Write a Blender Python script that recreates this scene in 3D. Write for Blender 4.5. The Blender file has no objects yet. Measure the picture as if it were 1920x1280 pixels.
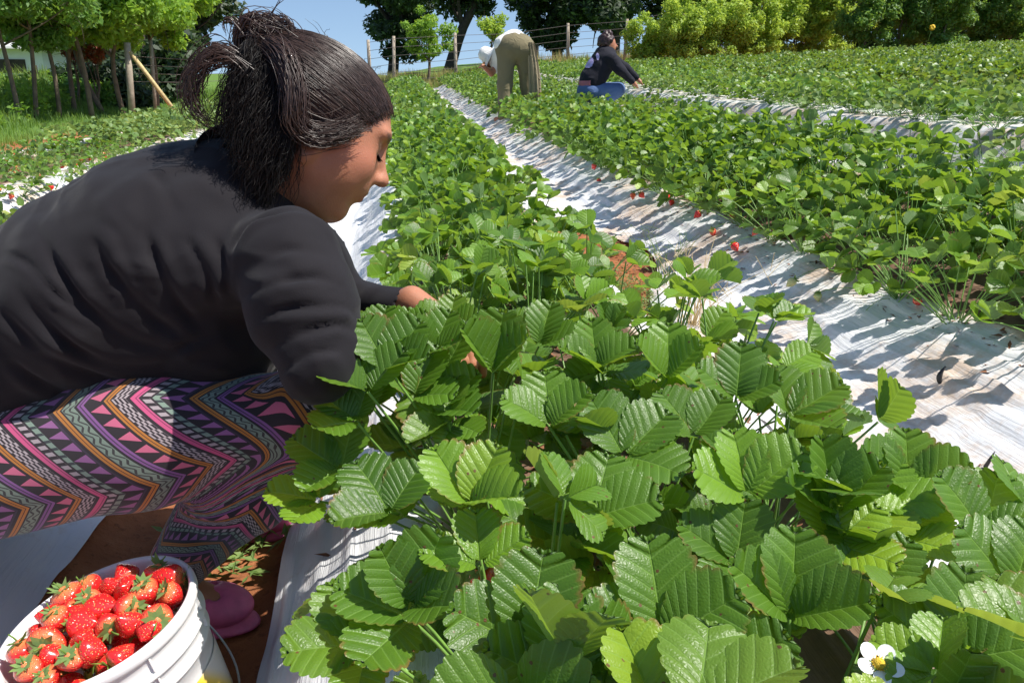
import bpy, math, random
import numpy as np
from mathutils import Vector, Matrix

# ------------------------------------------------------------------ camera, world, sun, exposure
SC = bpy.context.scene
COL = SC.collection
CAM_H = 0.8
F_PX = 1493.0
PITCH = math.atan(500 / 1493.0)
YAW = math.atan(220 / 1493.0 * math.cos(PITCH))
cam_d = bpy.data.cameras.new('camera')
cam = bpy.data.objects.new('camera', cam_d)
COL.objects.link(cam)
cam.location = (0, 0, CAM_H)
cam.rotation_euler = (math.pi / 2 - PITCH, 0, -YAW)
cam_d.sensor_width = 36
cam_d.lens = F_PX / 1920 * 36
cam_d.clip_start = 0.02
cam_d.clip_end = 3000
cam_d.dof.use_dof = False
SC.camera = cam
SC.render.resolution_x = 1024
SC.render.resolution_y = 682

SUN_EL = math.radians(58)
SUN_AZ = math.radians(107)      # clockwise from +Y (the direction of the rows)
sun_vec = Vector((math.sin(SUN_AZ) * math.cos(SUN_EL), math.cos(SUN_AZ) * math.cos(SUN_EL), math.sin(SUN_EL)))
W = bpy.data.worlds.new('World')
SC.world = W
W.use_nodes = True
wn = W.node_tree
sky = wn.nodes.new('ShaderNodeTexSky')
sky.sky_type = 'NISHITA'
sky.sun_disc = False
sky.sun_elevation = SUN_EL
sky.sun_rotation = SUN_AZ
sky.altitude = 200
sky.air_density = 1.0
sky.dust_density = 0.4
sky.ozone_density = 2.0
# the sky is looked up a little above each direction, so that the band over the horizon is as blue as it was that day
tc_ = wn.nodes.new('ShaderNodeTexCoord'); va_ = wn.nodes.new('ShaderNodeVectorMath'); va_.operation = 'ADD'; va_.inputs[1].default_value = (0, 0, .13)
vn_ = wn.nodes.new('ShaderNodeVectorMath'); vn_.operation = 'NORMALIZE'
wn.links.new(tc_.outputs['Generated'], va_.inputs[0]); wn.links.new(va_.outputs[0], vn_.inputs[0]); wn.links.new(vn_.outputs[0], sky.inputs[0])
wn.links.new(sky.outputs[0], wn.nodes['Background'].inputs[0])
wn.nodes['Background'].inputs[1].default_value = 0.105
sl = bpy.data.lights.new('sun', 'SUN')
sl.energy = 4.9
sl.angle = math.radians(0.5)
sl.color = (1.0, 0.955, 0.88)
so = bpy.data.objects.new('sun', sl)
COL.objects.link(so)
so.rotation_euler = sun_vec.to_track_quat('Z', 'Y').to_euler()
so.location = (20, 0, 30)
SC.view_settings.view_transform = 'Standard'
SC.view_settings.look = 'None'
SC.view_settings.gamma = 1
SC.view_settings.exposure = 0.54

# ------------------------------------------------------------------ camera geometry, to read places off the photograph
_fw = np.array([math.sin(YAW) * math.cos(PITCH), math.cos(YAW) * math.cos(PITCH), -math.sin(PITCH)])
_rt = np.array([math.cos(YAW), -math.sin(YAW), 0.0])
_up = np.cross(_rt, _fw)
_C = np.array([0, 0, CAM_H])


def ray(x, y):
    return _fw + _rt * ((x - 960) / F_PX) - _up * ((y - 640) / F_PX)


def atY(x, y, Y):
    r = ray(x, y)
    return _C + r * (Y / r[1])


def atZ(x, y, Z):
    r = ray(x, y)
    return _C + r * ((Z - CAM_H) / r[2])


def topx(P):
    d = np.asarray(P, float) - _C
    z = d @ _fw
    return 960 + F_PX * (d @ _rt) / z, 640 - F_PX * (d @ _up) / z, z


# ------------------------------------------------------------------ helpers
def _h(ix, iy, seed):
    n = (ix * 374761393 + iy * 668265263 + seed * 974711) & 0xffffffff
    n = ((n ^ (n >> 13)) * 1274126177) & 0xffffffff
    n = n ^ (n >> 16)
    return (n & 0xffff) / 32767.5 - 1.0


def noise2(x, y, seed=0):
    x = np.asarray(x, float); y = np.asarray(y, float)
    x, y = np.broadcast_arrays(x, y)
    ix = np.floor(x).astype(np.int64); iy = np.floor(y).astype(np.int64)
    fx = x - ix; fy = y - iy
    ux = fx * fx * (3 - 2 * fx); uy = fy * fy * (3 - 2 * fy)
    a = _h(ix, iy, seed); b = _h(ix + 1, iy, seed); c = _h(ix, iy + 1, seed); d = _h(ix + 1, iy + 1, seed)
    return (a * (1 - ux) + b * ux) * (1 - uy) + (c * (1 - ux) + d * ux) * uy


def fbm2(x, y, seed=0, octv=4):
    s = 0; a = 1.0; t = 0
    for i in range(octv):
        s = s + a * noise2(x * 2 ** i, y * 2 ** i, seed + 17 * i); t += a; a *= 0.5
    return s / t


def sstep(a, b, x):
    t = np.clip((np.asarray(x, float) - a) / (b - a), 0, 1)
    return t * t * (3 - 2 * t)


def mesh_np(name, V, Fq=None, Ft=None, uv=None, attrs=None, mats=(), mat_idx=None, smooth=True):
    """V (n,3); Fq (m,4) quads; Ft (k,3) tris; uv per vertex (n,2); attrs {name: per-vertex floats}"""
    me = bpy.data.meshes.new(name)
    V = np.asarray(V, np.float32)
    loops = []; tot = []
    if Fq is not None and len(Fq):
        Fq = np.asarray(Fq, np.int32); loops.append(Fq.ravel()); tot.append(np.full(len(Fq), 4, np.int32))
    if Ft is not None and len(Ft):
        Ft = np.asarray(Ft, np.int32); loops.append(Ft.ravel()); tot.append(np.full(len(Ft), 3, np.int32))
    L = np.concatenate(loops); T = np.concatenate(tot)
    S = np.concatenate([[0], np.cumsum(T)[:-1]]).astype(np.int32)
    me.vertices.add(len(V)); me.vertices.foreach_set('co', V.ravel())
    me.loops.add(len(L)); me.loops.foreach_set('vertex_index', L)
    me.polygons.add(len(T)); me.polygons.foreach_set('loop_start', S); me.polygons.foreach_set('loop_total', T)
    if uv is not None:
        ul = me.uv_layers.new(name='UVMap')
        ul.data.foreach_set('uv', np.asarray(uv, np.float32)[L].ravel())
    if attrs:
        for k, a in attrs.items():
            a = np.asarray(a, np.float32)
            if a.ndim == 2:
                at = me.attributes.new(k, 'FLOAT_VECTOR', 'POINT'); at.data.foreach_set('vector', a.ravel())
            else:
                at = me.attributes.new(k, 'FLOAT', 'POINT'); at.data.foreach_set('value', a)
    for m in mats:
        me.materials.append(m)
    if mat_idx is not None:
        me.polygons.foreach_set('material_index', np.asarray(mat_idx, np.int32))
    me.polygons.foreach_set('use_smooth', np.full(len(T), smooth, bool))
    me.update(calc_edges=True)
    me.validate()
    return me


class MB:
    """collects pieces of geometry (quads and triangles) for ONE mesh object"""

    def __init__(s):
        s.V = []; s.Q = []; s.T = []; s.U = []; s.A = []; s.mq = []; s.mt = []; s.n = 0

    def add(s, V, Q=None, T=None, U=None, A=0.0, m=0):
        V = np.asarray(V, float)
        n = len(V)
        s.V.append(V)
        s.U.append(np.zeros((n, 2)) if U is None else np.asarray(U, float))
        s.A.append(np.broadcast_to(np.asarray(A, float), (n,)).copy())
        if Q is not None and len(Q):
            s.Q.append(np.asarray(Q) + s.n); s.mq.append(np.full(len(Q), m))
        if T is not None and len(T):
            s.T.append(np.asarray(T) + s.n); s.mt.append(np.full(len(T), m))
        s.n += n

    def mesh(s, name, mats, smooth=True):
        Q = np.concatenate(s.Q) if s.Q else None
        T = np.concatenate(s.T) if s.T else None
        mi = np.concatenate((s.mq or [np.zeros(0)]) + (s.mt or [np.zeros(0)]))
        return mesh_np(name, np.concatenate(s.V), Q, T, np.concatenate(s.U), {'tone': np.concatenate(s.A)}, mats, mi, smooth)

    def tube(s, pts, rad, n=6, m=0, A=0.0, cap=True):
        pts = np.asarray(pts, float); k = len(pts)
        rad = np.broadcast_to(np.asarray(rad, float), (k,))
        tg = np.gradient(pts, axis=0); tg /= np.linalg.norm(tg, axis=1, keepdims=True) + 1e-12
        ref = np.array([0, 0, 1.0]) if abs(tg[0][2]) < .9 else np.array([1.0, 0, 0])
        V = []; U = []
        nrm = np.cross(tg[0], ref); nrm /= np.linalg.norm(nrm)
        for i in range(k):
            nrm = nrm - tg[i] * (nrm @ tg[i]); nrm /= np.linalg.norm(nrm) + 1e-12
            b = np.cross(tg[i], nrm)
            for j in range(n):
                a = 2 * math.pi * j / n
                V.append(pts[i] + rad[i] * (math.cos(a) * nrm + math.sin(a) * b)); U.append((j / n, i / max(1, k - 1)))
        Q = [(i * n + j, i * n + (j + 1) % n, (i + 1) * n + (j + 1) % n, (i + 1) * n + j) for i in range(k - 1) for j in range(n)]
        T = []
        if cap:
            V += [pts[0], pts[-1]]; U += [(0, 0), (0, 1)]
            c0 = k * n
            T = [(c0, (j + 1) % n, j) for j in range(n)] + [(c0 + 1, (k - 1) * n + j, (k - 1) * n + (j + 1) % n) for j in range(n)]
        s.add(V, Q, T, U, A, m)

    def lathe(s, prof, n=24, m=0, M=None, A=0.0, close=True):
        """prof: list of (r, z) from one end to the other"""
        prof = np.asarray(prof, float); k = len(prof)
        a = np.arange(n) * 2 * math.pi / n
        V = np.stack([prof[:, 0, None] * np.cos(a), prof[:, 0, None] * np.sin(a), np.repeat(prof[:, 1, None], n, 1)], -1).reshape(-1, 3)
        U = np.stack([np.tile(np.arange(n) / n, k), np.repeat(np.arange(k) / max(1, k - 1), n)], -1)
        Q = [(i * n + j, i * n + (j + 1) % n, (i + 1) * n + (j + 1) % n, (i + 1) * n + j) for i in range(k - 1) for j in range(n)]
        if M is not None:
            V = V @ np.asarray(M)[:3, :3].T + np.asarray(M)[:3, 3]
        s.add(V, Q, None, U, A, m)

    def box(s, c, h, m=0, R=None, A=0.0):
        c = np.asarray(c, float); h = np.asarray(h, float)
        V = np.array([[x, y, z] for x in (-1, 1) for y in (-1, 1) for z in (-1, 1)], float) * h
        if R is not None:
            V = V @ np.asarray(R).T
        s.add(V + c, [(0, 1, 3, 2), (4, 6, 7, 5), (0, 4, 5, 1), (2, 3, 7, 6), (0, 2, 6, 4), (1, 5, 7, 3)], None, None, A, m)


def link(name, me, parent=None, loc=(0, 0, 0), rot=(0, 0, 0), scale=(1, 1, 1)):
    o = bpy.data.objects.new(name, me)
    COL.objects.link(o)
    o.location = loc; o.rotation_euler = rot; o.scale = scale
    if parent is not None:
        o.parent = parent
    return o


def tag(o, label=None, cat=None, group=None, kind=None):
    if label: o['label'] = label
    if cat: o['category'] = cat
    if group: o['group'] = group
    if kind: o['kind'] = kind
    return o


def empty(name, loc=(0, 0, 0), rz=0.0):
    o = bpy.data.objects.new(name, None)
    o.empty_display_size = 0.05
    COL.objects.link(o); o.location = loc; o.rotation_euler = (0, 0, rz)
    return o


# ------------------------------------------------------------------ material helper
class NT:
    def __init__(s, name):
        s.m = bpy.data.materials.new(name); s.m.use_nodes = True
        s.t = s.m.node_tree; s.N = s.t.nodes; s.N.clear()
        s.out = s.N.new('ShaderNodeOutputMaterial')

    def n(s, typ, **kw):
        nd = s.N.new('ShaderNode' + typ)
        for k, v in kw.items():
            if k.startswith('i_'):
                key = k[2:]
                key = int(key) if key.isdigit() else key.replace('_', ' ')
                s.set(nd.inputs[key], v)
            else:
                setattr(nd, k, v)
        return nd

    def set(s, inp, v):
        if isinstance(v, bpy.types.NodeSocket):
            s.t.links.new(v, inp)
        elif isinstance(v, bpy.types.Node):
            s.t.links.new(v.outputs[0], inp)
        else:
            if isinstance(v, (tuple, list)) and len(v) == 3 and inp.type == 'RGBA':
                v = (*v, 1)
            inp.default_value = v

    def math(s, op, a, b=None, c=None, clamp=False):
        nd = s.N.new('ShaderNodeMath'); nd.operation = op; nd.use_clamp = clamp
        s.set(nd.inputs[0], a)
        if b is not None: s.set(nd.inputs[1], b)
        if c is not None: s.set(nd.inputs[2], c)
        return nd.outputs[0]

    def mix(s, f, a, b, mode='MIX'):
        nd = s.N.new('ShaderNodeMix'); nd.data_type = 'RGBA'; nd.blend_type = mode
        s.set(nd.inputs[0], f); s.set(nd.inputs[6], a); s.set(nd.inputs[7], b)
        return nd.outputs[2]

    def ramp(s, f, stops, interp='LINEAR'):
        nd = s.N.new('ShaderNodeValToRGB'); r = nd.color_ramp; r.interpolation = interp
        while len(r.elements) > 1: r.elements.remove(r.elements[-1])
        for i, (p, c) in enumerate(stops):
            e = r.elements[0] if i == 0 else r.elements.new(p)
            e.position = p
            if not isinstance(c, (tuple, list)): c = (c, c, c)
            e.color = (*c[:3], 1)
        s.set(nd.inputs[0], f)
        return nd.outputs[0]

    def noise(s, scale, vec=None, detail=4, rough=.55, dist=0.0):
        nd = s.n('TexNoise'); nd.inputs['Scale'].default_value = scale; nd.inputs['Detail'].default_value = detail
        nd.inputs['Roughness'].default_value = rough; nd.inputs['Distortion'].default_value = dist
        if vec is not None: s.set(nd.inputs['Vector'], vec)
        return nd.outputs[0]

    def coord(s, which='Object', scale=None):
        o = s.n('TexCoord').outputs[which]
        if scale is None: return o
        mp = s.n('Mapping'); s.t.links.new(o, mp.inputs[0]); mp.inputs['Scale'].default_value = scale
        return mp.outputs[0]

    def bump(s, h, strength=.3, dist=.01):
        b = s.n('Bump'); b.inputs['Strength'].default_value = strength; b.inputs['Distance'].default_value = dist
        s.set(b.inputs['Height'], h)
        return b.outputs[0]

    def pbsdf(s, color, rough=.5, normal=None, **kw):
        p = s.n('BsdfPrincipled'); s.set(p.inputs['Base Color'], color); s.set(p.inputs['Roughness'], rough)
        if normal is not None: s.set(p.inputs['Normal'], normal)
        for k, v in kw.items():
            s.set(p.inputs[k.replace('_', ' ')], v)
        return p.outputs[0]

    def done(s, sh):
        s.t.links.new(sh, s.out.inputs[0]); return s.m


def simple_mat(name, c, rough=.6, var=.12, scale=30, bump=0.0, **kw):
    t = NT(name)
    nz = t.noise(scale, t.coord('Object'))
    dark = tuple(x * (1 - var) for x in c); lite = tuple(min(1, x * (1 + var)) for x in c)
    col = t.ramp(nz, [(.3, dark), (.7, lite)])
    return t.done(t.pbsdf(col, rough, t.bump(nz, bump, .004) if bump else None, **kw))


# ------------------------------------------------------------------ materials of field
def leaf_material(name, base=(.050, .125, .013), lite=(.21, .39, .028), trans=(.42, .64, .035), tfac=.34, rough=.34, spots=True, veins=True, young=0.0):
    t = NT(name)
    tone = t.n('Attribute', attribute_name='tone').outputs['Fac']
    uv = t.n('UVMap').outputs[0]
    sx = t.n('SeparateXYZ'); t.set(sx.inputs[0], uv)
    u, v = sx.outputs[0], sx.outputs[1]
    col = t.ramp(tone, [(0, base), (.6, tuple((a + b) / 2 for a, b in zip(base, lite))), (.9, lite), (1, (lite[0] * 1.5, lite[1] * 1.15, lite[2]))])
    co = t.coord('Object')
    nz = t.noise(55, co, 3)
    col = t.mix(t.math('MULTIPLY', nz, .5), col, (base[0] * .6, base[1] * .7, base[2] * .6))
    h = None
    if veins:
        # side veins run along whole numbers of v, the midrib along u = 0
        fv = t.math('ABSOLUTE', t.math('SUBTRACT', t.math('FRACT', t.math('ADD', v, .5)), .5))
        vl = t.math('SUBTRACT', 1.0, t.math('MULTIPLY', fv, 9.0), clamp=True)
        md = t.math('SUBTRACT', 1.0, t.math('MULTIPLY', u, 22.0), clamp=True)
        ve = t.math('MAXIMUM', t.math('MULTIPLY', vl, .55), md)
        col = t.mix(t.math('MULTIPLY', ve, .7), col, (.26, .44, .10))
        cell = t.n('TexVoronoi'); cell.feature = 'DISTANCE_TO_EDGE'; cell.inputs['Scale'].default_value = 330
        t.set(cell.inputs['Vector'], co)
        h = t.math('SUBTRACT', t.math('MULTIPLY', cell.outputs[0], .5), t.math('MULTIPLY', ve, .6))
    if spots:
        vo = t.n('TexVoronoi'); vo.inputs['Scale'].default_value = 150; t.set(vo.inputs['Vector'], co)
        d = vo.outputs['Distance']
        cr = t.n('SeparateColor'); t.set(cr.inputs[0], vo.outputs['Color'])
        on = t.math('GREATER_THAN', t.math('ADD', cr.outputs[0], t.math('MULTIPLY', t.noise(9, co, 2), .5)), 1.21)
        sp = t.math('MULTIPLY', t.math('LESS_THAN', t.math('ADD', d, t.math('MULTIPLY', t.noise(300, co, 2), .25)), .36), on)
        col = t.mix(t.math('MULTIPLY', sp, .85), col, (.16, .06, .03))
        ed = t.math('MULTIPLY', t.math('SUBTRACT', u, .86), 7.0, clamp=True)
        big = t.math('MULTIPLY', t.math('SUBTRACT', t.noise(14, co, 2), .535), 9.0, clamp=True)
        col = t.mix(t.math('MULTIPLY', t.math('MULTIPLY', ed, big), .8), col, (.26, .10, .045))
    geo = t.n('NewGeometry')
    under = t.mix(.6, col, (.20, .32, .13))
    colf = t.mix(geo.outputs['Backfacing'], col, under)
    rg = t.math('ADD', t.math('MULTIPLY', geo.outputs['Backfacing'], .3), t.math('ADD', rough, t.math('MULTIPLY', nz, .12)))
    nrm = t.bump(h, .7, .0014) if h is not None else None
    p = t.pbsdf(colf, rg, nrm, Specular_IOR_Level=.5)
    tr = t.n('BsdfTranslucent'); t.set(tr.inputs[0], t.mix(.25, trans, col) if not spots else t.mix(t.math('MULTIPLY', sp, .9), t.mix(.25, trans, col), (.1, .04, .01)))
    mx = t.n('MixShader'); mx.inputs[0].default_value = tfac
    t.t.links.new(p, mx.inputs[1]); t.t.links.new(tr.outputs[0], mx.inputs[2])
    return t.done(mx.outputs[0])


M = {}
M['leaf'] = leaf_material('strawberry_leaf')
M['leaf_yel'] = leaf_material('strawberry_leaf_yellowing', (.14, .26, .03), (.24, .38, .05), (.5, .6, .06), .4)
M['leaf_far'] = leaf_material('strawberry_leaf_plain', (.044, .120, .012), (.185, .36, .030), (.42, .60, .04), .28, .38, spots=False, veins=False)
M['leaf_dusty'] = leaf_material('dusty_strawberry_leaf', (.10, .19, .04), (.25, .36, .09), (.38, .50, .08), .28, .48, spots=False, veins=False)
M['stem'] = simple_mat('leaf_stalk', (.16, .30, .06), .45, .2, 60)
M['stem_red'] = simple_mat('runner_stalk', (.22, .14, .05), .5, .2, 60)


def soil_material():
    t = NT('red_soil')
    co = t.coord('Object')
    n1 = t.noise(6, co, 6, .65); n2 = t.noise(55, co, 5, .7); n3 = t.noise(1.3, co, 3)
    col = t.ramp(n1, [(.3, (.20, .075, .035)), (.55, (.34, .13, .055)), (.75, (.43, .19, .09))])
    col = t.mix(t.math('MULTIPLY', t.math('GREATER_THAN', n2, .6), .45), col, (.12, .05, .025))
    sx = t.n('SeparateXYZ'); t.set(sx.inputs[0], t.n('NewGeometry').outputs['Position'])
    X, Y = sx.outputs[0], sx.outputs[1]
    gr = t.mix(n2, (.06, .13, .02), (.16, .25, .05))
    # beyond the beds the soil is grown over
    wob = t.math('MULTIPLY', t.math('SUBTRACT', n3, .5), 1.6)
    left = t.math('MULTIPLY', t.math('SUBTRACT', t.math('SUBTRACT', -4.15, X), wob), 3.0, clamp=True)
    far = t.math('MULTIPLY', t.math('SUBTRACT', t.math('ADD', Y, wob), 24.5), 1.5, clamp=True)
    col = t.mix(t.math('MAXIMUM', left, far), col, gr)
    h = t.math('ADD', n1, t.math('MULTIPLY', n2, .4))
    return t.done(t.pbsdf(col, .95, t.bump(h, .8, .02), Specular_IOR_Level=.15))


def plastic_material():
    t = NT('white_plastic_film')
    co = t.coord('Object')
    st = t.coord('Object', (34, 1.1, 10))
    w = t.noise(1.6, st, 5, .62, .4)
    w2 = t.noise(2.6, t.coord('Object', (60, 3.0, 10)), 3, .6, .8)
    cr = t.noise(22, co, 4, .6, .6)
    dirt = t.noise(3.3, co, 6, .68)
    fine = t.noise(60, co, 4, .7)
    tone = t.n('Attribute', attribute_name='tone').outputs['Fac']
    col = t.mix(t.math('MULTIPLY', cr, .35), (.80, .80, .81), (.66, .67, .70))
    d = t.math('MULTIPLY', t.math('SUBTRACT', t.math('ADD', dirt, t.math('MULTIPLY', fine, .25)), t.math('SUBTRACT', .78, t.math('MULTIPLY', tone, .32))), 6.0, clamp=True)
    col = t.mix(t.math('MULTIPLY', d, .7), col, (.52, .34, .20))
    heavy = t.math('MULTIPLY', t.math('SUBTRACT', t.math('ADD', tone, t.math('MULTIPLY', t.math('SUBTRACT', dirt, .5), 1.6)), 1.0), 4.0, clamp=True)
    col = t.mix(t.math('MULTIPLY', heavy, .93), col, t.mix(fine, (.055, .028, .016), (.20, .10, .05)))
    h = t.math('ADD', t.math('MULTIPLY', w, .8), t.math('ADD', t.math('MULTIPLY', w2, .35), t.math('MULTIPLY', cr, .12)))
    p = t.pbsdf(col, t.math('ADD', .36, t.math('MULTIPLY', d, .4)), t.bump(h, .7, .008), Specular_IOR_Level=.5)
    tr = t.n('BsdfTranslucent'); t.set(tr.inputs[0], (.6, .6, .6)); mx = t.n('MixShader'); mx.inputs[0].default_value = .08
    t.t.links.new(p, mx.inputs[1]); t.t.links.new(tr.outputs[0], mx.inputs[2])
    return t.done(mx.outputs[0])


M['soil'] = soil_material()
M['plastic'] = plastic_material()

# ------------------------------------------------------------------ the ground
FUR = [-3.55, -1.85, -.38, .95, 2.85, 4.55, 6.0, 7.45, 8.9, 10.35, 11.8, 13.2, 14.6]
BED_H = .15


def g_rise(X, Y):
    X = np.asarray(X, float); Y = np.asarray(Y, float)
    r = .09 * np.clip(X - 1.15, 0, 1.25) + .30 * np.clip(X - 2.4, 0, .8) + .02 * np.clip(X - 3.2, 0, .35) + .05 * np.clip(X - 3.55, 0, 30)
    r = r + .019 * np.clip(Y - 8.5, 0, 40) * sstep(-3, 1.2, X) + .004 * np.clip(Y - 4, 0, 60)
    r = r + .012 * np.clip(Y - 4, 0, 4.5) * sstep(2.6, 5, X)
    r = r + .05 * np.clip(-X - 4.5, 0, 12)
    return r


def terrain(X, Y):
    X = np.asarray(X, float); Y = np.asarray(Y, float)
    d = np.min([np.abs(X - c) for c in FUR], axis=0)
    b = BED_H * sstep(.10, .36, d)
    b = np.where((X > .95) & (X < 1.6), BED_H * sstep(.08, .62, X - .95), b)
    b = np.where((X < FUR[0]) | (X > 14.6), BED_H * .3 * sstep(.1, .5, d), b)
    b = b * (1 - sstep(24, 25.5, Y))
    n = .012 * fbm2(X * 5, Y * 5, 3, 3) + .01 * noise2(X * 1.1, Y * .9, 9)
    return g_rise(X, Y) + b + n


def axis(segs):
    out = []
    for a, b, s in segs:
        out.append(np.arange(a, b, s))
    return np.concatenate(out + [[segs[-1][1]]])


gx = axis([(-400, -60, 34), (-60, -8, 2), (-8, -4, .25), (-4, 3.4, .035), (3.4, 15, .12), (15, 60, 3), (60, 400, 34)])
gy = axis([(-30, -2, 4), (-2, .4, .2), (.4, 5, .04), (5, 26, .2), (26, 80, 3), (80, 600, 52)])
GX, GY = np.meshgrid(gx, gy)
GZ = terrain(GX, GY)
nx, ny = len(gx), len(gy)
idx = np.arange(nx * ny).reshape(ny, nx)
Q = np.stack([idx[:-1, :-1], idx[:-1, 1:], idx[1:, 1:], idx[1:, :-1]], -1).reshape(-1, 4)
ground = link('ground', mesh_np('ground', np.stack([GX, GY, GZ], -1).reshape(-1, 3), Q, mats=[M['soil']]))
tag(ground, 'red soil of the strawberry field', None, None, 'structure')


def plastic_sheet(name, eL, eR, y0, y1, lift, wr, dirt, label, du=.011, seed=1, soiled=None):
    ys = axis([(y0, 3.0, .022), (3.0, 7, .05), (7, y1, .2)])
    wid = float(np.max(eR(ys) - eL(ys)))
    n = int(min(170, max(30, wid / du)))
    us = np.linspace(0, 1, n)
    YY, UU = np.meshgrid(ys, us, indexing='ij')
    XX = eL(YY) * (1 - UU) + eR(YY) * UU
    Z = terrain(XX, YY) + lift
    r1 = 1 - np.abs(noise2(XX * 21 + .5 * noise2(XX * 3, YY * 2.2, seed), YY * 1.3, seed + 1))
    r2 = 1 - np.abs(noise2(XX * 31 + .7 * noise2(XX * 4, YY * 3, seed + 5), YY * 2.1, seed + 2))
    r3 = 1 - np.abs(noise2(XX * 6 + YY * 2.4, YY * 5 - XX * 3, seed + 3))
    Z = Z + wr * (.011 * r1 ** 4 + .007 * r2 ** 3 + .007 * r3 ** 5)
    # hem lies lower and flutters
    hem = np.minimum(UU, 1 - UU) * wid
    Z = Z - .006 * (1 - sstep(0, .04, hem)) + .006 * noise2(YY * 9, UU * 3, seed + 8) * (1 - sstep(0, .06, hem))
    I = np.arange(len(ys) * n).reshape(len(ys), n)
    Q = np.stack([I[:-1, :-1], I[:-1, 1:], I[1:, 1:], I[1:, :-1]], -1).reshape(-1, 4)
    me = mesh_np(name, np.stack([XX, YY, Z], -1).reshape(-1, 3), Q, attrs={'tone': (np.full(Z.shape, dirt) if soiled is None else dirt + 1.25 * sstep(soiled[0], soiled[0] + .12, XX) * sstep(soiled[1], soiled[1] - .12, XX)).ravel()}, mats=[M['plastic']])
    return tag(link(name, me), label, 'plastic sheet', 'white plastic sheets laid over the planting beds')


def edge(base, seed, amp=.02, bumps=()):
    def f(y):
        y = np.asarray(y, float)
        r = base + amp * fbm2(y * 1.1, y * 0 + seed, seed, 3)
        for yc, w, a in bumps:
            r = r + a * np.exp(-((y - yc) / w) ** 2)
        return r
    return f


plastic_sheet('plastic_sheet', (lambda y: edge(-.225, 3, .008)(y) - .33 * sstep(1.45, 1.9, y)), edge(.86, 4, .03, [(3.5, .8, -.25)]), .2, 25, .012, 1.0, .25,
              'white plastic sheet under the nearest strawberry row, its edge beside the bucket', seed=11, soiled=(-.02, .66))
plastic_sheet('plastic_sheet', edge(.80, 5, .03, [(3.5, .75, .33), (6.5, 1.2, .06)]), edge(2.8, 6, .03), .2, 25, .02, 1.0, .62,
              'wrinkled white plastic sheet forming the bright path right of the nearest row', seed=23, soiled=(1.42, 2.45))
plastic_sheet('plastic_sheet', edge(-1.72, 7, .05), edge(-.56, 8, .02), .2, 25, .012, .8, .3,
              'white plastic sheet under the row left of the crouching picker', seed=37, soiled=(-1.62, -.8))
plastic_sheet('plastic_sheet', edge(-3.45, 9, .06), edge(-2.0, 10, .06), .2, 23, .012, .8, .7,
              'soil-stained white plastic sheet beside the grass verge on the left', seed=41, soiled=(-2.95, -2.3))
for k_, (a_, b_) in enumerate(zip(FUR[4:-1], FUR[5:])):
    lab_ = ['white plastic sheet along the furrow behind the wide right row, by the kneeling picker',
            'white plastic sheet under the third row right of the path',
            'white plastic sheet under the fourth row right of the path',
            'white plastic sheet under the fifth row right of the path',
            'white plastic sheet under the sixth row right of the path',
            'white plastic sheet under the seventh row right of the path',
            'white plastic sheet under the eighth row right of the path',
            'white plastic sheet under the farthest row below the bushes'][k_]
    if k_ < 1:
        plastic_sheet('plastic_sheet', edge(a_ - (.05 if k_ == 0 else -.2), 50 + k_, .05), edge(b_ - .2, 60 + k_, .05), 1.5, 25, .014, .8, .6, lab_, du=.04, seed=70 + k_)
# ------------------------------------------------------------------ strawberry plants
def leaflet(K, nt, rng, L=1.0, wide=1.0, fold=.35, curl=.25, quilt=.027):
    """one leaflet: base at origin, midrib along +Y, K side veins ending in teeth; uv = (0 at midrib..1 at edge, vein number)"""
    ms = 4 if K >= 9 else 2           # samples for every tooth
    ns = ms * K + 1
    V = []; U = []
    side_q = []
    for sgn in (-1, 1):
        rows = []
        for i in range(ns):
            s = i / (ns - 1)
            ph = math.pi * (.09 + .91 * s)
            y = .5 - .5 * math.cos(ph)
            x = .53 * wide * max(0.0, math.sin(ph)) ** .86 * (.66 + .44 * y)
            if s > .24 and i < ns - 1:
                dirx = x + .05; diry = (y - .42)
                l = math.hypot(dirx, diry) + 1e-6
                fr = (i % ms) / ms            # 0 at a vein, which ends in the tip of a tooth
                tip_ = 1 - (2 * abs(fr - round(fr))) ** 2.2 if ms > 2 else (1.0 if i % 2 == 0 else 0.0)
                tooth = -.018 + .044 * tip_
                x += dirx / l * tooth; y += diry / l * tooth + .014 * tip_
            if i == 0: x *= .6
            my = min(y, .5 - .5 * math.cos(ph)); my = max(0.0, .46 * my + .52 * my ** 5)
            if i == ns - 1: my = y
            for k in range(nt + 1):
                t = k / nt
                px = x * t; py = my * (1 - t) + y * t + .012 * math.sin(math.pi * t) * (1 if i < ns - 1 else 0)
                q = -math.cos(2 * math.pi * i / ms) * quilt * (.33 if ms > 2 else 1) * math.sin(math.pi * min(1, t * 1.0)) ** .8 if 0 < k < nt else 0
                rows.append((sgn * px, py, q, t, i / ms))
        side_q.append(rows)
    off = 0
    Q = []
    jit = rng.uniform(-1, 1, 4)
    for sgn, rows in zip((-1, 1), side_q):
        for (x, y, q, t, vi) in rows:
            z = q + abs(x) * math.tan(fold) * (1 - .25 * y)
            z += -curl * (y ** 2) * .5 + curl * .9 * y * .3
            z -= .28 * abs(x) ** 2 * (1 + jit[0])
            z += .03 * math.sin(5 * y + 2.5 * sgn + jit[1] * 3) * abs(x) * 2
            V.append((x * math.cos(fold * .8), y, z)); U.append((t, vi))
        for i in range(ns - 1):
            for k in range(nt):
                a = off + i * (nt + 1) + k; b = a + 1; c = a + nt + 2; d = a + nt + 1
                Q.append((a, d, c, b) if sgn < 0 else (a, b, c, d))
        off += ns * (nt + 1)
    return np.array(V) * L, np.array(Q), np.array(U)


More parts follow.
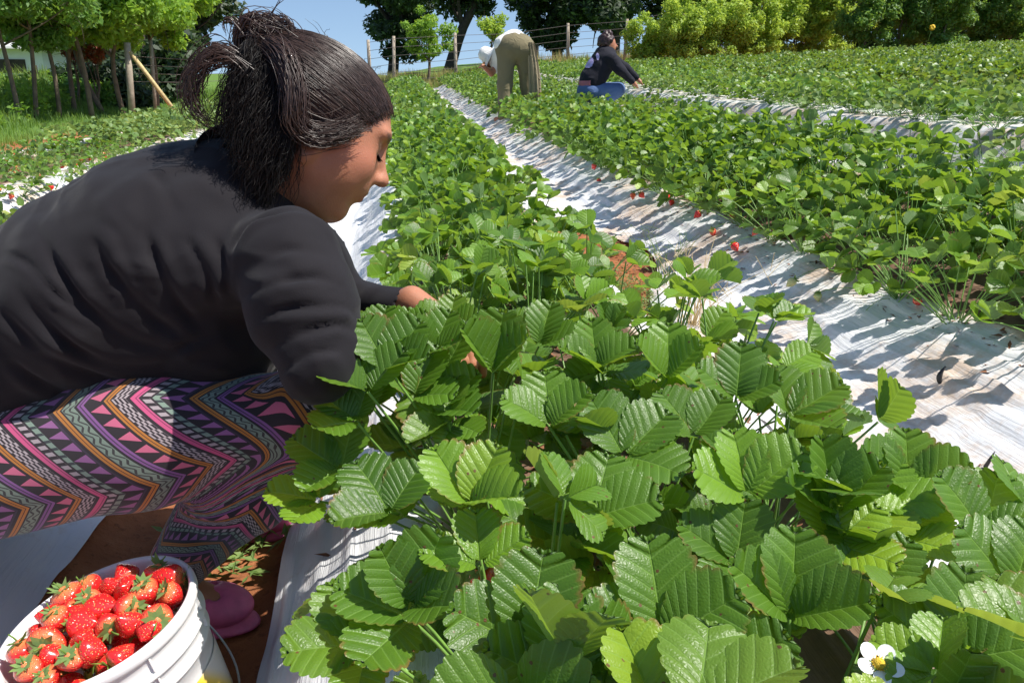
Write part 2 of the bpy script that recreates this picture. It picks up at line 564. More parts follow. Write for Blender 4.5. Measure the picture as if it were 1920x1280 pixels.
def frame(fwd, nrm):
    f = np.asarray(fwd, float); f = f / np.linalg.norm(f)
    n = np.asarray(nrm, float); n = n - f * (n @ f); n /= np.linalg.norm(n)
    x = np.cross(f, n)
    return np.stack([x, f, n], 1)


def rotvec(v, ax, a):
    v = np.asarray(v, float); ax = np.asarray(ax, float) / np.linalg.norm(ax)
    return v * math.cos(a) + np.cross(ax, v) * math.sin(a) + ax * (ax @ v) * (1 - math.cos(a))


def leaf_into(mb, rng, base, tip, fwd, nrm, size, K=7, nt=3, tone=None, cup=None, stalk=True, stalk_r=.0017, fold=None, mleaf=0, mstem=1):
    """petiole from base to tip and three leaflets spreading from tip"""
    base = np.asarray(base, float); tip = np.asarray(tip, float)
    nrm = np.asarray(nrm, float); nrm = nrm / np.linalg.norm(nrm)
    fwd = np.asarray(fwd, float); fwd = fwd - nrm * (fwd @ nrm); fwd /= np.linalg.norm(fwd)
    tone = rng.random() ** 1.35 if tone is None else tone
    cup = rng.uniform(.15, .95) if cup is None else cup + .12
    if stalk:
        mid = base * .5 + tip * .5 + np.array([0, 0, .18 * np.linalg.norm(tip - base)]) * rng.uniform(.2, 1)
        ts = np.linspace(0, 1, 6 if nt > 1 else 4)[:, None]
        pts = (1 - ts) ** 2 * base + 2 * ts * (1 - ts) * mid + ts ** 2 * tip
        mb.tube(pts, stalk_r, 5 if nt > 1 else 3, m=mstem, A=tone, cap=False)
    for j, (az, sc) in enumerate(((0, 1.0), (1.32, .94), (-1.32, .94))):
        d = rotvec(fwd, nrm, az + rng.uniform(-.12, .12))
        side = np.cross(d, nrm)
        c = cup + rng.uniform(-.1, .1)
        d2 = rotvec(d, side, c); n2 = rotvec(nrm, side, c)
        if K > 0:
            V, Q, U = leaflet(K, nt, rng, size * sc * rng.uniform(.93, 1.07), rng.uniform(.92, 1.1), (rng.uniform(.2, .8) if fold is None else fold + .15 + rng.uniform(-.08, .15)), rng.uniform(-.1, .5))
        else:
            w = .44
            V = np.array([[0, 0, 0], [0, .55, -.02], [0, 1, -.1], [-w, .62, .12], [-.28, .95, .0], [w, .62, .12], [.28, .95, .0], [-.2, .12, .03], [.2, .12, .03]]) * size * sc
            Q = np.array([(0, 1, 3, 7), (1, 2, 4, 3), (0, 8, 5, 1), (1, 5, 6, 2)])
            U = np.zeros((9, 2))
        R = frame(d2, n2)
        V = V @ R.T + tip + d2 * .004
        mb.add(V, Q, None, U, np.clip(tone + rng.uniform(-.08, .08), 0, 1), mleaf)


SUNV = np.array(sun_vec)


def leaf_params(rng, height, spread, lean=(0, 0), low=.33):
    az = rng.uniform(0, 2 * math.pi); r = spread * math.sqrt(rng.uniform(.03, 1))
    h = height * (1 - .45 * (r / spread) ** 2) * rng.uniform(.7, 1.06)
    if rng.random() < low: h *= rng.uniform(.35, .8)
    tip = np.array([math.cos(az) * r + lean[0] * h, math.sin(az) * r + lean[1] * h, h])
    out = np.array([math.cos(az), math.sin(az), 0])
    nrm = np.array([0, 0, 1.0]) + out * (.25 + .55 * r / spread) + SUNV * .25 + rng.normal(0, .38, 3)
    fwd = out + rng.normal(0, .45, 3)
    return tip, fwd, nrm


STALK_BASE = np.array([0, 0, 0.0])


def foliage_mesh(name, rng, n, height, spread, size, K, nt, mats, stalk=True):
    mb = MB()
    for i in range(n):
        tip, fwd, nrm = leaf_params(rng, height, spread, low=.42)
        leaf_into(mb, rng, rng.normal(0, .012, 3) * [1, 1, 0], tip, fwd, nrm, size * rng.uniform(.7, 1.12), K, nt, stalk=stalk)
    return mb.mesh(name, mats)


def berry_mesh(name, rng, L=.034, R=.0145, seeds=True, nu=22, nv=16):
    """strawberry: stem end at origin, tip along -Z"""
    v = np.linspace(0, 1, nv); a = np.linspace(0, 2 * math.pi, nu, endpoint=False)
    prof = np.sin(np.pi * v ** .62) ** .72 * (1 - .30 * v)
    prof[0] = 0.001; prof[-1] = .001
    A, Vv = np.meshgrid(a, v)
    irr = 1 + .07 * np.sin(2 * A + rng.uniform(0, 6)) + .05 * np.sin(3 * A + 4 * Vv + rng.uniform(0, 6))
    rr = prof[:, None] * irr * R * 1.18
    z = -L * (Vv - .10 * np.exp(-(prof[:, None] / .5) ** 2) * (Vv < .3))
    P = np.stack([rr * np.cos(A), rr * np.sin(A), z], -1).reshape(-1, 3)
    I = np.arange(nu * nv).reshape(nv, nu)
    Q = np.stack([I[:-1], I[1:], np.roll(I, -1, 1)[1:], np.roll(I, -1, 1)[:-1]], -1).reshape(-1, 4)
    U = np.stack([A / (2 * math.pi), Vv], -1).reshape(-1, 2)
    return P, Q, U


def berry_material(name, c1, c2, tip):
    t = NT(name)
    co = t.coord('Object')
    nz = t.noise(40, co, 3)
    uv = t.n('UVMap').outputs[0]
    sx = t.n('SeparateXYZ'); t.set(sx.inputs[0], uv)
    col = t.mix(nz, c1, c2)
    col = t.mix(t.math('MULTIPLY', t.math('SUBTRACT', .22, sx.outputs[1]), 4.0, clamp=True), col, tip)
    vo = t.n('TexVoronoi'); vo.inputs['Scale'].default_value = 330; t.set(vo.inputs['Vector'], co)
    d = vo.outputs['Distance']
    seed = t.math('LESS_THAN', d, .22)
    pit = t.math('MINIMUM', d, .5)
    col = t.mix(t.math('MULTIPLY', seed, .8), col, (.75, .42, .10))
    return t.done(t.pbsdf(col, .2, t.bump(pit, .9, .0022), Specular_IOR_Level=.6, Subsurface_Weight=.12, Subsurface_Scale=.004, Subsurface_Radius=(1, .2, .1), Coat_Weight=.3, Coat_Roughness=.15))


M['berry'] = berry_material('ripe_strawberry', (.66, .010, .018), (.80, .035, .025), (.85, .28, .10))
M['berry2'] = berry_material('part_ripe_strawberry', (.62, .05, .02), (.72, .14, .03), (.80, .55, .2))
M['berry_green'] = berry_material('unripe_strawberry', (.42, .46, .16), (.55, .55, .25), (.4, .5, .15))
M['calyx'] = leaf_material('strawberry_calyx', (.13, .26, .04), (.34, .46, .09), (.45, .6, .08), .3, .5, spots=False, veins=False)
M['petal'] = simple_mat('white_petal', (.85, .85, .82), .5, .04, 60, Subsurface_Weight=.1, Subsurface_Scale=.003)
M['pollen'] = simple_mat('yellow_flower_centre', (.75, .50, .03), .7, .2, 900, .6)


def calyx_mesh(name, rng, size=.014, n=11):
    mb = MB()
    for i in range(n):
        a = 2 * math.pi * i / n + rng.uniform(-.2, .2); l = size * rng.uniform(.75, 1.2)
        up = rng.uniform(-.1, .75)
        d = np.array([math.cos(a), math.sin(a), 0]); sd = np.array([-math.sin(a), math.cos(a), 0]); w = l * .24
        P = [-sd * w * .4, sd * w * .4, d * l * .5 + sd * w + [0, 0, up * l * .25], d * l * .5 - sd * w + [0, 0, up * l * .25], d * l + [0, 0, up * l * .9]]
        mb.add(np.array(P) + [0, 0, .001], [(0, 1, 2, 3)], [(3, 2, 4)], None, rng.random())
    mb.tube([(0, 0, 0), (.002, .001, .007), (.004, .003, .013)], .0009, 5, A=.4)
    return mb.mesh(name, [M['calyx']])


rngB = np.random.default_rng(77)
BERRY = []
for i_ in range(7):
    P_, Q_, U_ = berry_mesh('strawberry', rngB, rngB.uniform(.030, .039), rngB.uniform(.0135, .0175))
    BERRY.append(mesh_np('strawberry', P_, Q_, uv=U_, mats=[M['berry']]))
BERRY_PART = [mesh_np('strawberry', *berry_mesh('s', rngB, .03, .012)[:2], uv=berry_mesh('s', rngB, .03, .012)[2], mats=[M[k]]) for k in ('berry', 'berry2', 'berry_green')]
CALYX = [calyx_mesh('calyx', rngB, .014) for _ in range(4)]


def flower_parts(parent, loc, nrm, r=.013, rng=rngB):
    R = Matrix(frame(rotvec(nrm, [1, 0, .1], 1.57), nrm).tolist()).to_4x4()
    mb = MB()
    for i in range(5):
        a = 2 * math.pi * i / 5
        pts = []; m = 14
        c = np.array([math.cos(a), math.sin(a), 0]) * r * .78
        V = [c * .35 + [0, 0, .001]]
        for j in range(m):
            b = 2 * math.pi * j / m
            V.append(c + np.array([math.cos(b), math.sin(b), 0]) * r * .46 + [0, 0, .002 + .002 * math.cos(b - a)])
        V.append(c + [0, 0, .0005])
        mb.add(V, None, [(m + 1, 1 + j, 1 + (j + 1) % m) for j in range(m)], None, .5)
    o = link('flower', mb.mesh('flower', [M['petal']]), parent)
    o.matrix_local = Matrix.Translation(loc) @ R
    m2 = MB()
    m2.lathe([(0.0001, .0052), (r * .2, .0048), (r * .32, .003), (r * .34, .001), (0.0001, 0)], 14)
    for k in range(16):
        a = 2 * math.pi * k / 16
        p = np.array([math.cos(a), math.sin(a), 0])
        m2.tube([p * r * .3, p * r * .42 + [0, 0, .003]], .0005, 4)
    link('flower_centre', m2.mesh('flower_centre', [M['pollen']]), o)
    return o


# --- the near plants: every leaf is a part
def near_plant(rng, x, y, nl, label, group, height=.27, spread=.2, size=.07, extra=(), K=7, nt=3, avoid=None, low=.33):
    z = float(terrain(x, y)) + .005
    root = empty('strawberry_plant', (x, y, z))
    tag(root, label, 'strawberry plant', group)
    mm = [M['leaf'], M['stem']]
    ym = [M['leaf_yel'], M['stem']]
    o3 = np.array([x, y, z])
    for (tip, fwd, nrm, sz, tone, cup, fold) in extra:
        mb = MB()
        leaf_into(mb, rng, rng.normal(0, .01, 3) * [1, 1, 0], np.asarray(tip) - o3, fwd, nrm, sz, K + 1, nt, tone=tone, cup=cup, fold=fold)
        link('leaf', mb.mesh('leaf', ym if tone is not None and tone > .97 else mm), root)
    k = 0; tries = 0
    while k < nl and tries < nl * 6:
        tries += 1
        tip, fwd, nrm = leaf_params(rng, height, spread, low=low)
        if avoid is not None and avoid(tip + o3): continue
        sz = size * rng.uniform(.72, 1.12)
        mb = MB()
        leaf_into(mb, rng, rng.normal(0, .012, 3) * [1, 1, 0], tip, fwd, nrm, sz, K, nt)
        link('leaf', mb.mesh('leaf', ym if rng.random() < .11 else mm), root)
        k += 1
    return root


def add_fruit(root, wpos, kind, rng, scale=1.0):
    """berry hanging on a stalk from the plant; wpos = world place of its stem end"""
    loc = np.array(wpos) - np.array(root.location)
    b = link('strawberry', BERRY_PART[kind], root, loc, (rng.uniform(-.9, .9), rng.uniform(-.9, .9), rng.uniform(0, 6)), (scale,) * 3)
    link('calyx', CALYX[int(rng.integers(4))], b)
    mb = MB()
    mid = loc * .5 + np.array([0, 0, .06])
    ts = np.linspace(0, 1, 7)[:, None]
    mb.tube((1 - ts) ** 2 * np.zeros(3) + 2 * ts * (1 - ts) * mid + ts ** 2 * (loc + [0, 0, .004]), .0011, 4, cap=False)
    link('fruit_stalk', mb.mesh('fruit_stalk', [M['stem']]), root)
    return b


rngP = np.random.default_rng(5)
BED1 = [.10, .30, .50]
BED2 = [1.47, 1.74, 2.01, 2.27]
near_roots = []
# leaves read off the photograph: px, py of the joint, height, length, azimuth the middle leaflet points (image up = 90), tone, cup, fold, tilt to camera
KEY = [
    (705, 655, .49, .062, 80, .4, .45, .35, .4), (728, 692, .48, .07, 60, .3, .45, .35, .45), (690, 735, .46, .07, 110, .35, .4, .35, .4), (668, 790, .42, .065, 150, .3, .3, .3, .4),    (810, 665, .47, .06, 70, .4, .5, .4, .4), (760, 640, .47, .055, 120, .5, .5, .4, .4),    (735, 700, .45, .065, 100, .3, .4, .35, .4), (775, 745, .43, .07, 60, .4, .4, .35, .4), (700, 765, .42, .065, 150, .3, .3, .3, .4), (820, 770, .41, .07, 40, .25, .4, .35, .4), (690, 650, .46, .05, 130, .5, .6, .4, .3),
    (1243, 1200, .36, .085, 95, .35, .35, .28, .55), (1480, 1160, .36, .080, 75, .4, .5, .45, .5), (1780, 1240, .34, .085, 70, .3, .35, .3, .5),
    (990, 1215, .35, .08, 85, .25, .3, .25, .55), (770, 1160, .33, .082, 170, .35, .2, .3, .35),
    (770, 1140, .34, .075, 60, .3, .6, .4, .5), (880, 950, .40, .075, 60, .9, .5, .5, .3), (1030, 800, .42, .070, 90, .6, .55, .35, .4),
    (1170, 855, .40, .082, 40, .35, .3, .25, .4), (1110, 970, .38, .08, 80, .45, .2, .2, .45), (830, 700, .43, .085, 120, .35, .5, .4, .5),
    (925, 700, .45, .085, 80, .6, .75, .5, .4), (1010, 650, .42, .075, 70, .35, .5, .5, .4), (1120, 690, .42, .07, 90, .55, .5, .45, .4),
    (1250, 710, .42, .08, 85, .75, .7, .4, .35), (1380, 750, .40, .075, 75, .3, .5, .3, .45), (1480, 780, .38, .085, 20, .35, .3, .35, .3),
    (1400, 930, .39, .08, 95, .85, .45, .3, .45), (1560, 960, .38, .08, 100, .3, .6, .5, .4), (1700, 920, .37, .075, 80, .45, .5, .3, .4),
    (1840, 1000, .36, .075, 60, .4, .4, .3, .4), (640, 880, .36, .070, 160, .55, .2, .3, .3), (705, 690, .45, .062, 110, .35, .5, .4, .4), (650, 700, .43, .06, 150, .6, .4, .3, .4), (740, 655, .46, .065, 60, .4, .5, .4, .4), (840, 625, .47, .06, 80, .5, .5, .4, .4), (650, 720, .38, .06, 150, .7, .4, .3, .4),
    (600, 940, .33, .065, 180, .9, .1, .25, .2), (1560, 1020, .36, .07, 30, .97, .3, .2, .3), (1640, 950, .36, .07, -20, .93, .3, .3, .3),
    (690, 1210, .31, .075, 200, .5, .2, .3, .3), (1900, 1110, .34, .08, 60, .35, .4, .3, .4), (1060, 1290, .34, .08, 90, .3, .3, .3, .5),
    (1350, 1290, .33, .08, 100, .2, .4, .3, .45), (900, 1060, .37, .06, 100, .8, .3, .3, .3), (1300, 820, .38, .07, 120, .4, .4, .3, .4),
    (730, 960, .34, .075, 130, .12, .3, .3, .3), (780, 840, .34, .075, 200, .1, .3, .3, .3), (1070, 1030, .34, .07, 170, .3, .3, .3, .4),
    (1380, 1060, .34, .07, 150, .25, .4, .3, .4), (1640, 1100, .33, .07, 110, .3, .4, .3, .4), (1690, 1010, .35, .065, 40, .95, .2, .2, .3),
]
plants1 = []
yy = .34
while yy < 2.3:
    for r_, bx in enumerate(BED1):
        plants1.append((bx + rngP.uniform(-.03, .03), yy + (.13 if r_ % 2 else 0) + rngP.uniform(-.03, .03)))
    yy += .29
key_w = []
for (kx, ky, kz, ksz, kaz, kt, kc, kf, ktilt) in KEY:
    ksz = ksz * .90
    P_ = atZ(kx, ky, kz)
    a = math.radians(kaz)
    fwd = _rt * math.cos(a) + np.array([_fw[0], _fw[1], 0]) * math.sin(a)
    nrm = np.array([0, 0, 1.0]) - np.array([_fw[0], _fw[1], 0]) * ktilt
    key_w.append((P_, fwd, nrm, ksz, kt, kc, kf))
near_extra = {i: [] for i in range(len(plants1))}
for kw in key_w:
    d = [np.hypot(kw[0][0] - p[0], kw[0][1] - p[1]) for p in plants1]
    near_extra[int(np.argmin(d))].append(kw)


def near_label(x, y):
    u, v, _ = topx((x, y, float(terrain(x, y)) + .2))
    return u, v


ORD = ['first', 'second', 'third', 'fourth', 'fifth', 'sixth', 'seventh', 'eighth', 'ninth', 'tenth']
nth = {}


def near_words(x, y, bed):
    lines = BED1 if bed == 1 else BED2
    c = int(np.argmin([abs(x - b) for b in lines])); c = 3 if (bed == 1 and c == 2) else c
    k = nth.get((bed, c), 0); nth[(bed, c)] = k + 1
    side = (['the picker-side edge', 'the middle line', 'the middle line', 'the path-side edge'] if bed == 1 else ['the path-side edge', 'the second line', 'the third line', 'the far edge'])[c]
    return '%s strawberry plant back from the camera on %s of the %s row' % (ORD[k], side, 'nearest' if bed == 1 else 'wide right')


for i, (x, y) in enumerate(plants1):
    ex = near_extra[i]
    u, v = near_label(x, y)
    near_roots.append(near_plant(rngP, x, y, 21 if y < 1.5 else 19, 'leafy strawberry plant with serrated glossy leaves in the nearest row', 'strawberry plants in the nearest row',
                                 height=.26 + .03 * rngP.random(), spread=.185, size=.060 if y < 1.5 else .056, extra=ex, K=9, nt=3,
                                 avoid=lambda P: np.hypot(P[0], P[1]) < .36 or topx(P)[2] < .40 or P[0] < -.12))
    near_roots[-1]['label'] = near_words(x, y, 1)

near2 = []
yy = 1.55
while yy < 3.3:
    for r_, bx in enumerate(BED2[:3]):
        if r_ > 0 and yy < 1.4: continue
        x = bx + rngP.uniform(-.04, .04); y = yy + (.14 if r_ % 2 else 0) + rngP.uniform(-.03, .03)
        near2.append(near_plant(rngP, x, y, 30, 'bushy strawberry plant at the near end of the wide right row', 'strawberry plants in the wide row right of the path',
                                height=.30, spread=.21, size=.058, K=7, nt=2, low=.5))
        near2[-1]['label'] = near_words(x, y, 2)
    yy += .28

# --- mid plants: shared foliage meshes
rngM = np.random.default_rng(8)
FOL = [foliage_mesh('foliage', rngM, 27, .25, .18, .056, 5, 2, [M['leaf'], M['stem']]) for _ in range(8)]
FOL_S = [foliage_mesh('foliage', rngM, 20, .17, .18, .048, 3, 1, [M['leaf_dusty'] if i % 2 else M['leaf_far'], M['stem']]) for i in range(5)]
fruit_spots = []


def mid_plant(x, y, label, group, small=False, sc=1.0):
    z = float(terrain(x, y)) + .004
    root = empty('strawberry_plant', (x, y, z), rngM.uniform(0, 6.28))
    tag(root, label, 'strawberry plant', group)
    src = FOL_S if small else FOL
    link('foliage', src[int(rngM.integers(len(src)))], root, (0, 0, 0), (0, 0, 0), (sc, sc, sc * rngM.uniform(.9, 1.08)))
    return root


def vis(x, y, z=.3, mx=60):
    u, v, d = topx((x, y, z + float(g_rise(x, y))))
    return d > .1 and -mx < u < 1920 + mx and v < 1400


budget = 300 - len(near_roots) - len(near2)
cand = []
far_spots = []
y = 2.3
while y < 24.3:
    for r_, bx in enumerate(BED1):
        if r_ == 2 and 2.9 < y < 3.75: continue
        cand.append((bx, y + (.14 if r_ % 2 else 0), 1, topx((bx, y, .3))[2]))
    y += .28
y = 1.3
while y < 24.3:
    for r_, bx in enumerate(BED2):
        if r_ == 3 or y > 3.3 or y < 1.5:
            cand.append((bx, y + (.14 if r_ % 2 else 0), 2, topx((bx, y, .3))[2]))
    y += .28
for bi, (a, b) in enumerate(zip(FUR[4:-1], FUR[5:])):
    for r_ in range(6 if bi == 0 else 5):
        bx = (2.98 + 1.45 * r_ / 5) if bi == 0 else (max(3.24, a + .28) + (b - max(3.24, a + .28) - .14) * r_ / 4)
        y = 2.0
        while y < 23.5:
            cand.append((bx, y + (.14 if r_ % 2 else 0), 3 + bi, topx((bx, y, .3))[2])); y += .27
for r_, bx in enumerate([-1.56, -1.32, -1.08, -.84]):
    y = 2.2
    while y < 22:
        cand.append((bx, y + (.14 if r_ % 2 else 0), 0, topx((bx, y, .3))[2])); y += .3
for r_, bx in enumerate([-2.95, -2.68, -2.42, -2.16]):
    y = 3.0
    while y < 22:
        cand.append((bx, y + (.14 if r_ % 2 else 0), -1, topx((bx, y, .3))[2])); y += .3
cand = [c for c in cand if vis(c[0], c[1]) and (c[0] < 5.2 or c[1] < 18.2)]
cand.sort(key=lambda c: c[3])
info = {1: ('strawberry plant farther back in the nearest row, past the picker', 'strawberry plants farther back in the nearest row'),
        2: ('strawberry plant farther back in the wide row right of the path', 'strawberry plants farther back in the wide right row'),
        3: ('low strawberry plant in the row behind the wide right row', 'strawberry plants in the second row right of the path'),
        4: ('low strawberry plant in the third row right of the path', 'strawberry plants in the third row right of the path'),
        5: ('low strawberry plant in the fourth row right of the path', 'strawberry plants in the fourth row right of the path'),
        0: ('strawberry plant in the row behind the back of the crouching picker', 'strawberry plants in the row behind the crouching picker'),
        -1: ('small dusty strawberry plant in the row beside the left grass verge', 'small plants in the row beside the grass verge')}
KEEP_OUT = [(atY(965, 150, 11)[0], 11.05, .2), (atY(1125, 150, 10)[0], 9.9, .45)]   # (x, y, r) round the two far pickers
mids = []
for (x, y, b, d) in cand:
    hidden = (b == 0 and y < 4.4 and x > -1.6 and False)
    x += rngM.uniform(-.05, .05); y += rngM.uniform(-.04, .04)
    if budget > 0 and b in info and not any(math.hypot(x - a, y - c) < r for a, c, r in KEEP_OUT):
        sm = b <= 0 or b >= 3
        mids.append(mid_plant(x, y, info[b][0], info[b][1], sm, 1.0 if b == 1 else 1.16 if b == 2 else (1.15 if b >= 3 else (.95 if b == 0 else .8))))
        budget -= 1
    else:
        far_spots.append((x, y, b))
# --- the rest: one mass
mbF = MB()
LOD = []
for i in range(6):
    m_ = MB()
    for _ in range(24):
        tip, fwd, nrm = leaf_params(rngM, .22, .18)
        leaf_into(m_, rngM, [0, 0, 0], tip, fwd, nrm, .054 * rngM.uniform(.8, 1.1), 0, 1, stalk=False)
    LOD.append((np.concatenate(m_.V), np.concatenate(m_.Q), np.concatenate(m_.A)))
for (x, y, b) in far_spots:
    V, Qf, A = LOD[int(rngM.integers(6))]
    a = rngM.uniform(0, 6.28); c, s = math.cos(a), math.sin(a)
    R = np.array([[c, -s, 0], [s, c, 0], [0, 0, 1]])
    sc = rngM.uniform(.85, 1.15) * (1.15 if b in (1, 2) else .95)
    mbF.add(V @ R.T * sc + [x, y, float(terrain(x, y))], Qf, None, None, A, 1 if (b <= 0 or rngM.random() < .25) else 0)
tag(link('distant_strawberry_plants', mbF.mesh('distant_strawberry_plants', [M['leaf_far'], M['leaf_dusty']])),
    'far strawberry rows merging into one green mass up to the fence', 'strawberry rows', None, 'stuff')
print('near', len(near_roots), len(near2), 'mid', len(mids), 'far', len(far_spots))
# ------------------------------------------------------------------ solid figures from distance fields
def sd_cone(P, a, b, ra, rb):
    """tapered capsule"""
    a = np.asarray(a, float); b = np.asarray(b, float)
    ba = b - a; L2 = ba @ ba
    t = np.clip((P - a) @ ba / L2, 0, 1)
    return np.linalg.norm(P - (a + t[..., None] * ba), axis=-1) - (ra + (rb - ra) * t)


def sd_ell(P, c, r, R=None):
    q = P - np.asarray(c, float)
    if R is not None: q = q @ R
    r = np.asarray(r, float)
    k0 = np.linalg.norm(q / r, axis=-1); k1 = np.linalg.norm(q / (r * r), axis=-1) + 1e-9
    return np.where(k0 < 1e-3, -r.min(), k0 * (k0 - 1) / k1)


def smin(a, b, k):
    h = np.clip(.5 + .5 * (b - a) / k, 0, 1)
    return b * (1 - h) + a * h - k * h * (1 - h)


def smax(a, b, k):
    return -smin(-a, -b, k)


def surface_nets(f, lo, hi, h, block=8):
    """mesh of f = 0, evaluated finely only near the surface"""
    lo = np.asarray(lo, float); hi = np.asarray(hi, float)
    nb = np.ceil((hi - lo) / (h * block)).astype(int)
    n = nb * block + 1
    H = h * block
    cc = np.stack(np.meshgrid(*[lo[i] + H * (np.arange(nb[i]) + .5) for i in range(3)], indexing='ij'), -1)
    dc = f(cc.reshape(-1, 3)).reshape(nb)
    act = np.abs(dc) < H * 1.35
    D = np.ones(n, np.float32)
    D[:-1, :-1, :-1] = np.repeat(np.repeat(np.repeat(np.sign(dc), block, 0), block, 1), block, 2)
    ids = np.argwhere(act)
    o = np.arange(block + 1) * h
    off = np.stack(np.meshgrid(o, o, o, indexing='ij'), -1).reshape(-1, 3)
    for s in range(0, len(ids), 400):
        ch = ids[s:s + 400]
        P = (lo + ch * H)[:, None, :] + off[None]
        v = f(P.reshape(-1, 3)).reshape(len(ch), block + 1, block + 1, block + 1)
        for (i, j, k), vv in zip(ch, v):
            D[i * block:(i + 1) * block + 1, j * block:(j + 1) * block + 1, k * block:(k + 1) * block + 1] = vv
    neg = D < 0
    c = np.zeros(np.array(D.shape) - 1, int)
    for dx in (0, 1):
        for dy in (0, 1):
            for dz in (0, 1):
                c += neg[dx:dx + c.shape[0], dy:dy + c.shape[1], dz:dz + c.shape[2]]
    cell = (c > 0) & (c < 8)
    vi = -np.ones(cell.shape, np.int64); ci = np.argwhere(cell); vi[cell] = np.arange(len(ci))
    acc = np.zeros((len(ci), 3)); cnt = np.zeros(len(ci))
    corners = [(a, b, d) for a in (0, 1) for b in (0, 1) for d in (0, 1)]
    for p in corners:
        for ax in range(3):
            if p[ax] == 1: continue
            q = list(p); q[ax] = 1
            d0 = D[tuple((ci + p).T)]; d1 = D[tuple((ci + q).T)]
            m = (d0 < 0) != (d1 < 0)
            t = np.where(m, d0 / np.where(m, d0 - d1, 1), 0)
            pos = np.repeat(np.array(p, float)[None], len(ci), 0); pos[:, ax] += t
            acc[m] += pos[m]; cnt[m] += 1
    V = lo + h * (ci + acc / cnt[:, None])
    quads = []
    for ax in range(3):
        u, w = [(1, 2), (2, 0), (0, 1)][ax]
        sl0 = [slice(None)] * 3; sl1 = [slice(None)] * 3
        sl0[ax] = slice(0, -1); sl1[ax] = slice(1, None)
        A = neg[tuple(sl0)]; B = neg[tuple(sl1)]
        e = np.argwhere(A != B)
        e = e[(e[:, u] > 0) & (e[:, w] > 0) & (e[:, u] < cell.shape[u]) & (e[:, w] < cell.shape[w])]
        sgn = A[tuple(e.T)]
        du = np.zeros(3, int); du[u] = 1; dw = np.zeros(3, int); dw[w] = 1
        q = np.stack([vi[tuple((e - du - dw).T)], vi[tuple((e - dw).T)], vi[tuple(e.T)], vi[tuple((e - du).T)]], -1)
        q[~sgn] = q[~sgn][:, ::-1]
        quads.append(q[(q >= 0).all(1)])
    return V, np.concatenate(quads)


def vnormals(V, Q):
    fn = np.cross(V[Q[:, 2]] - V[Q[:, 0]], V[Q[:, 3]] - V[Q[:, 1]])
    N = np.zeros_like(V)
    for k in range(4): np.add.at(N, Q[:, k], fn)
    return N / (np.linalg.norm(N, axis=1, keepdims=True) + 1e-12)


def relax(V, Q, it=2, lam=.5):
    E = np.concatenate([Q[:, [0, 1]], Q[:, [1, 2]], Q[:, [2, 3]], Q[:, [3, 0]]])
    for _ in range(it):
        S = np.zeros_like(V); c = np.zeros(len(V))
        np.add.at(S, E[:, 0], V[E[:, 1]]); np.add.at(S, E[:, 1], V[E[:, 0]])
        np.add.at(c, E[:, 0], 1); np.add.at(c, E[:, 1], 1)
        V = V * (1 - lam) + lam * S / c[:, None]
    return V


def drop_faces(V, Q, keepv):
    Q = Q[keepv[Q].all(1)]
    used = np.unique(Q); mp = -np.ones(len(V), int); mp[used] = np.arange(len(used))
    return V[used], mp[Q], used


# ------------------------------------------------------------------ materials of people
def skin_material(name, base, lip):
    t = NT(name)
    co = t.coord('Object')
    nz = t.noise(70, co, 4); n2 = t.noise(9, co, 2)
    la = t.n('Attribute', attribute_name='lip').outputs['Fac']
    ch = t.n('Attribute', attribute_name='cheek').outputs['Fac']
    ha = t.n('Attribute', attribute_name='hairy').outputs['Fac']
    col = t.mix(nz, tuple(c * .88 for c in base), tuple(min(1, c * 1.1) for c in base))
    col = t.mix(t.math('MULTIPLY', ch, .45), col, (.62, .20, .14))
    col = t.mix(t.math('MULTIPLY', t.math('SUBTRACT', t.noise(28, co, 5, .65), .42), 1.1, clamp=True), col, (base[0] * .78, base[1] * .66, base[2] * .6))
    frk = t.n('TexVoronoi'); frk.inputs['Scale'].default_value = 210; t.set(frk.inputs['Vector'], co)
    col = t.mix(t.math('MULTIPLY', t.math('LESS_THAN', frk.outputs['Distance'], .13), .28), col, (.16, .06, .04))
    col = t.mix(la, col, lip)
    col = t.mix(t.math('MULTIPLY', ha, t.math('ADD', .35, nz)), col, (.03, .018, .014))
    return t.done(t.pbsdf(col, t.math('ADD', .38, t.math('MULTIPLY', n2, .15)), t.bump(t.math('ADD', t.noise(520, co, 3), t.math('MULTIPLY', t.noise(60, co, 3), .8)), .4, .001), Subsurface_Weight=.18, Subsurface_Scale=.008, Subsurface_Radius=(1, .35, .2), Specular_IOR_Level=.45))


def cloth_material(name, c, c2=None, weave=900, rough=.85, sheen=.25, bump=.25):
    t = NT(name)
    co = t.coord('Object')
    nz = t.noise(6, co, 4); fz = t.noise(weave, co, 2); lint = t.noise(160, co, 4, .7)
    col = t.mix(nz, c, c2 or tuple(x * 1.25 for x in c))
    col = t.mix(t.math('MULTIPLY', t.math('SUBTRACT', lint, .66), 1.6, clamp=True), col, tuple(min(1, x * 2.2 + .02) for x in c))
    fold = t.n('TexNoise', noise_type='RIDGED_MULTIFRACTAL'); fold.inputs['Scale'].default_value = 11; fold.inputs['Detail'].default_value = 3; fold.inputs['Distortion'].default_value = 1.1; t.set(fold.inputs['Vector'], co)
    b0 = t.n('Bump'); b0.inputs['Strength'].default_value = .8; b0.inputs['Distance'].default_value = .016; t.set(b0.inputs['Height'], fold.outputs[0])
    b1 = t.n('Bump'); b1.inputs['Strength'].default_value = bump; b1.inputs['Distance'].default_value = .0018; t.set(b1.inputs['Height'], t.math('ADD', fz, t.math('MULTIPLY', t.noise(25, co, 3), .8))); t.set(b1.inputs['Normal'], b0.outputs[0])
    return t.done(t.pbsdf(col, rough, b1.outputs[0], Sheen_Weight=sheen, Sheen_Roughness=.5, Specular_IOR_Level=.2))


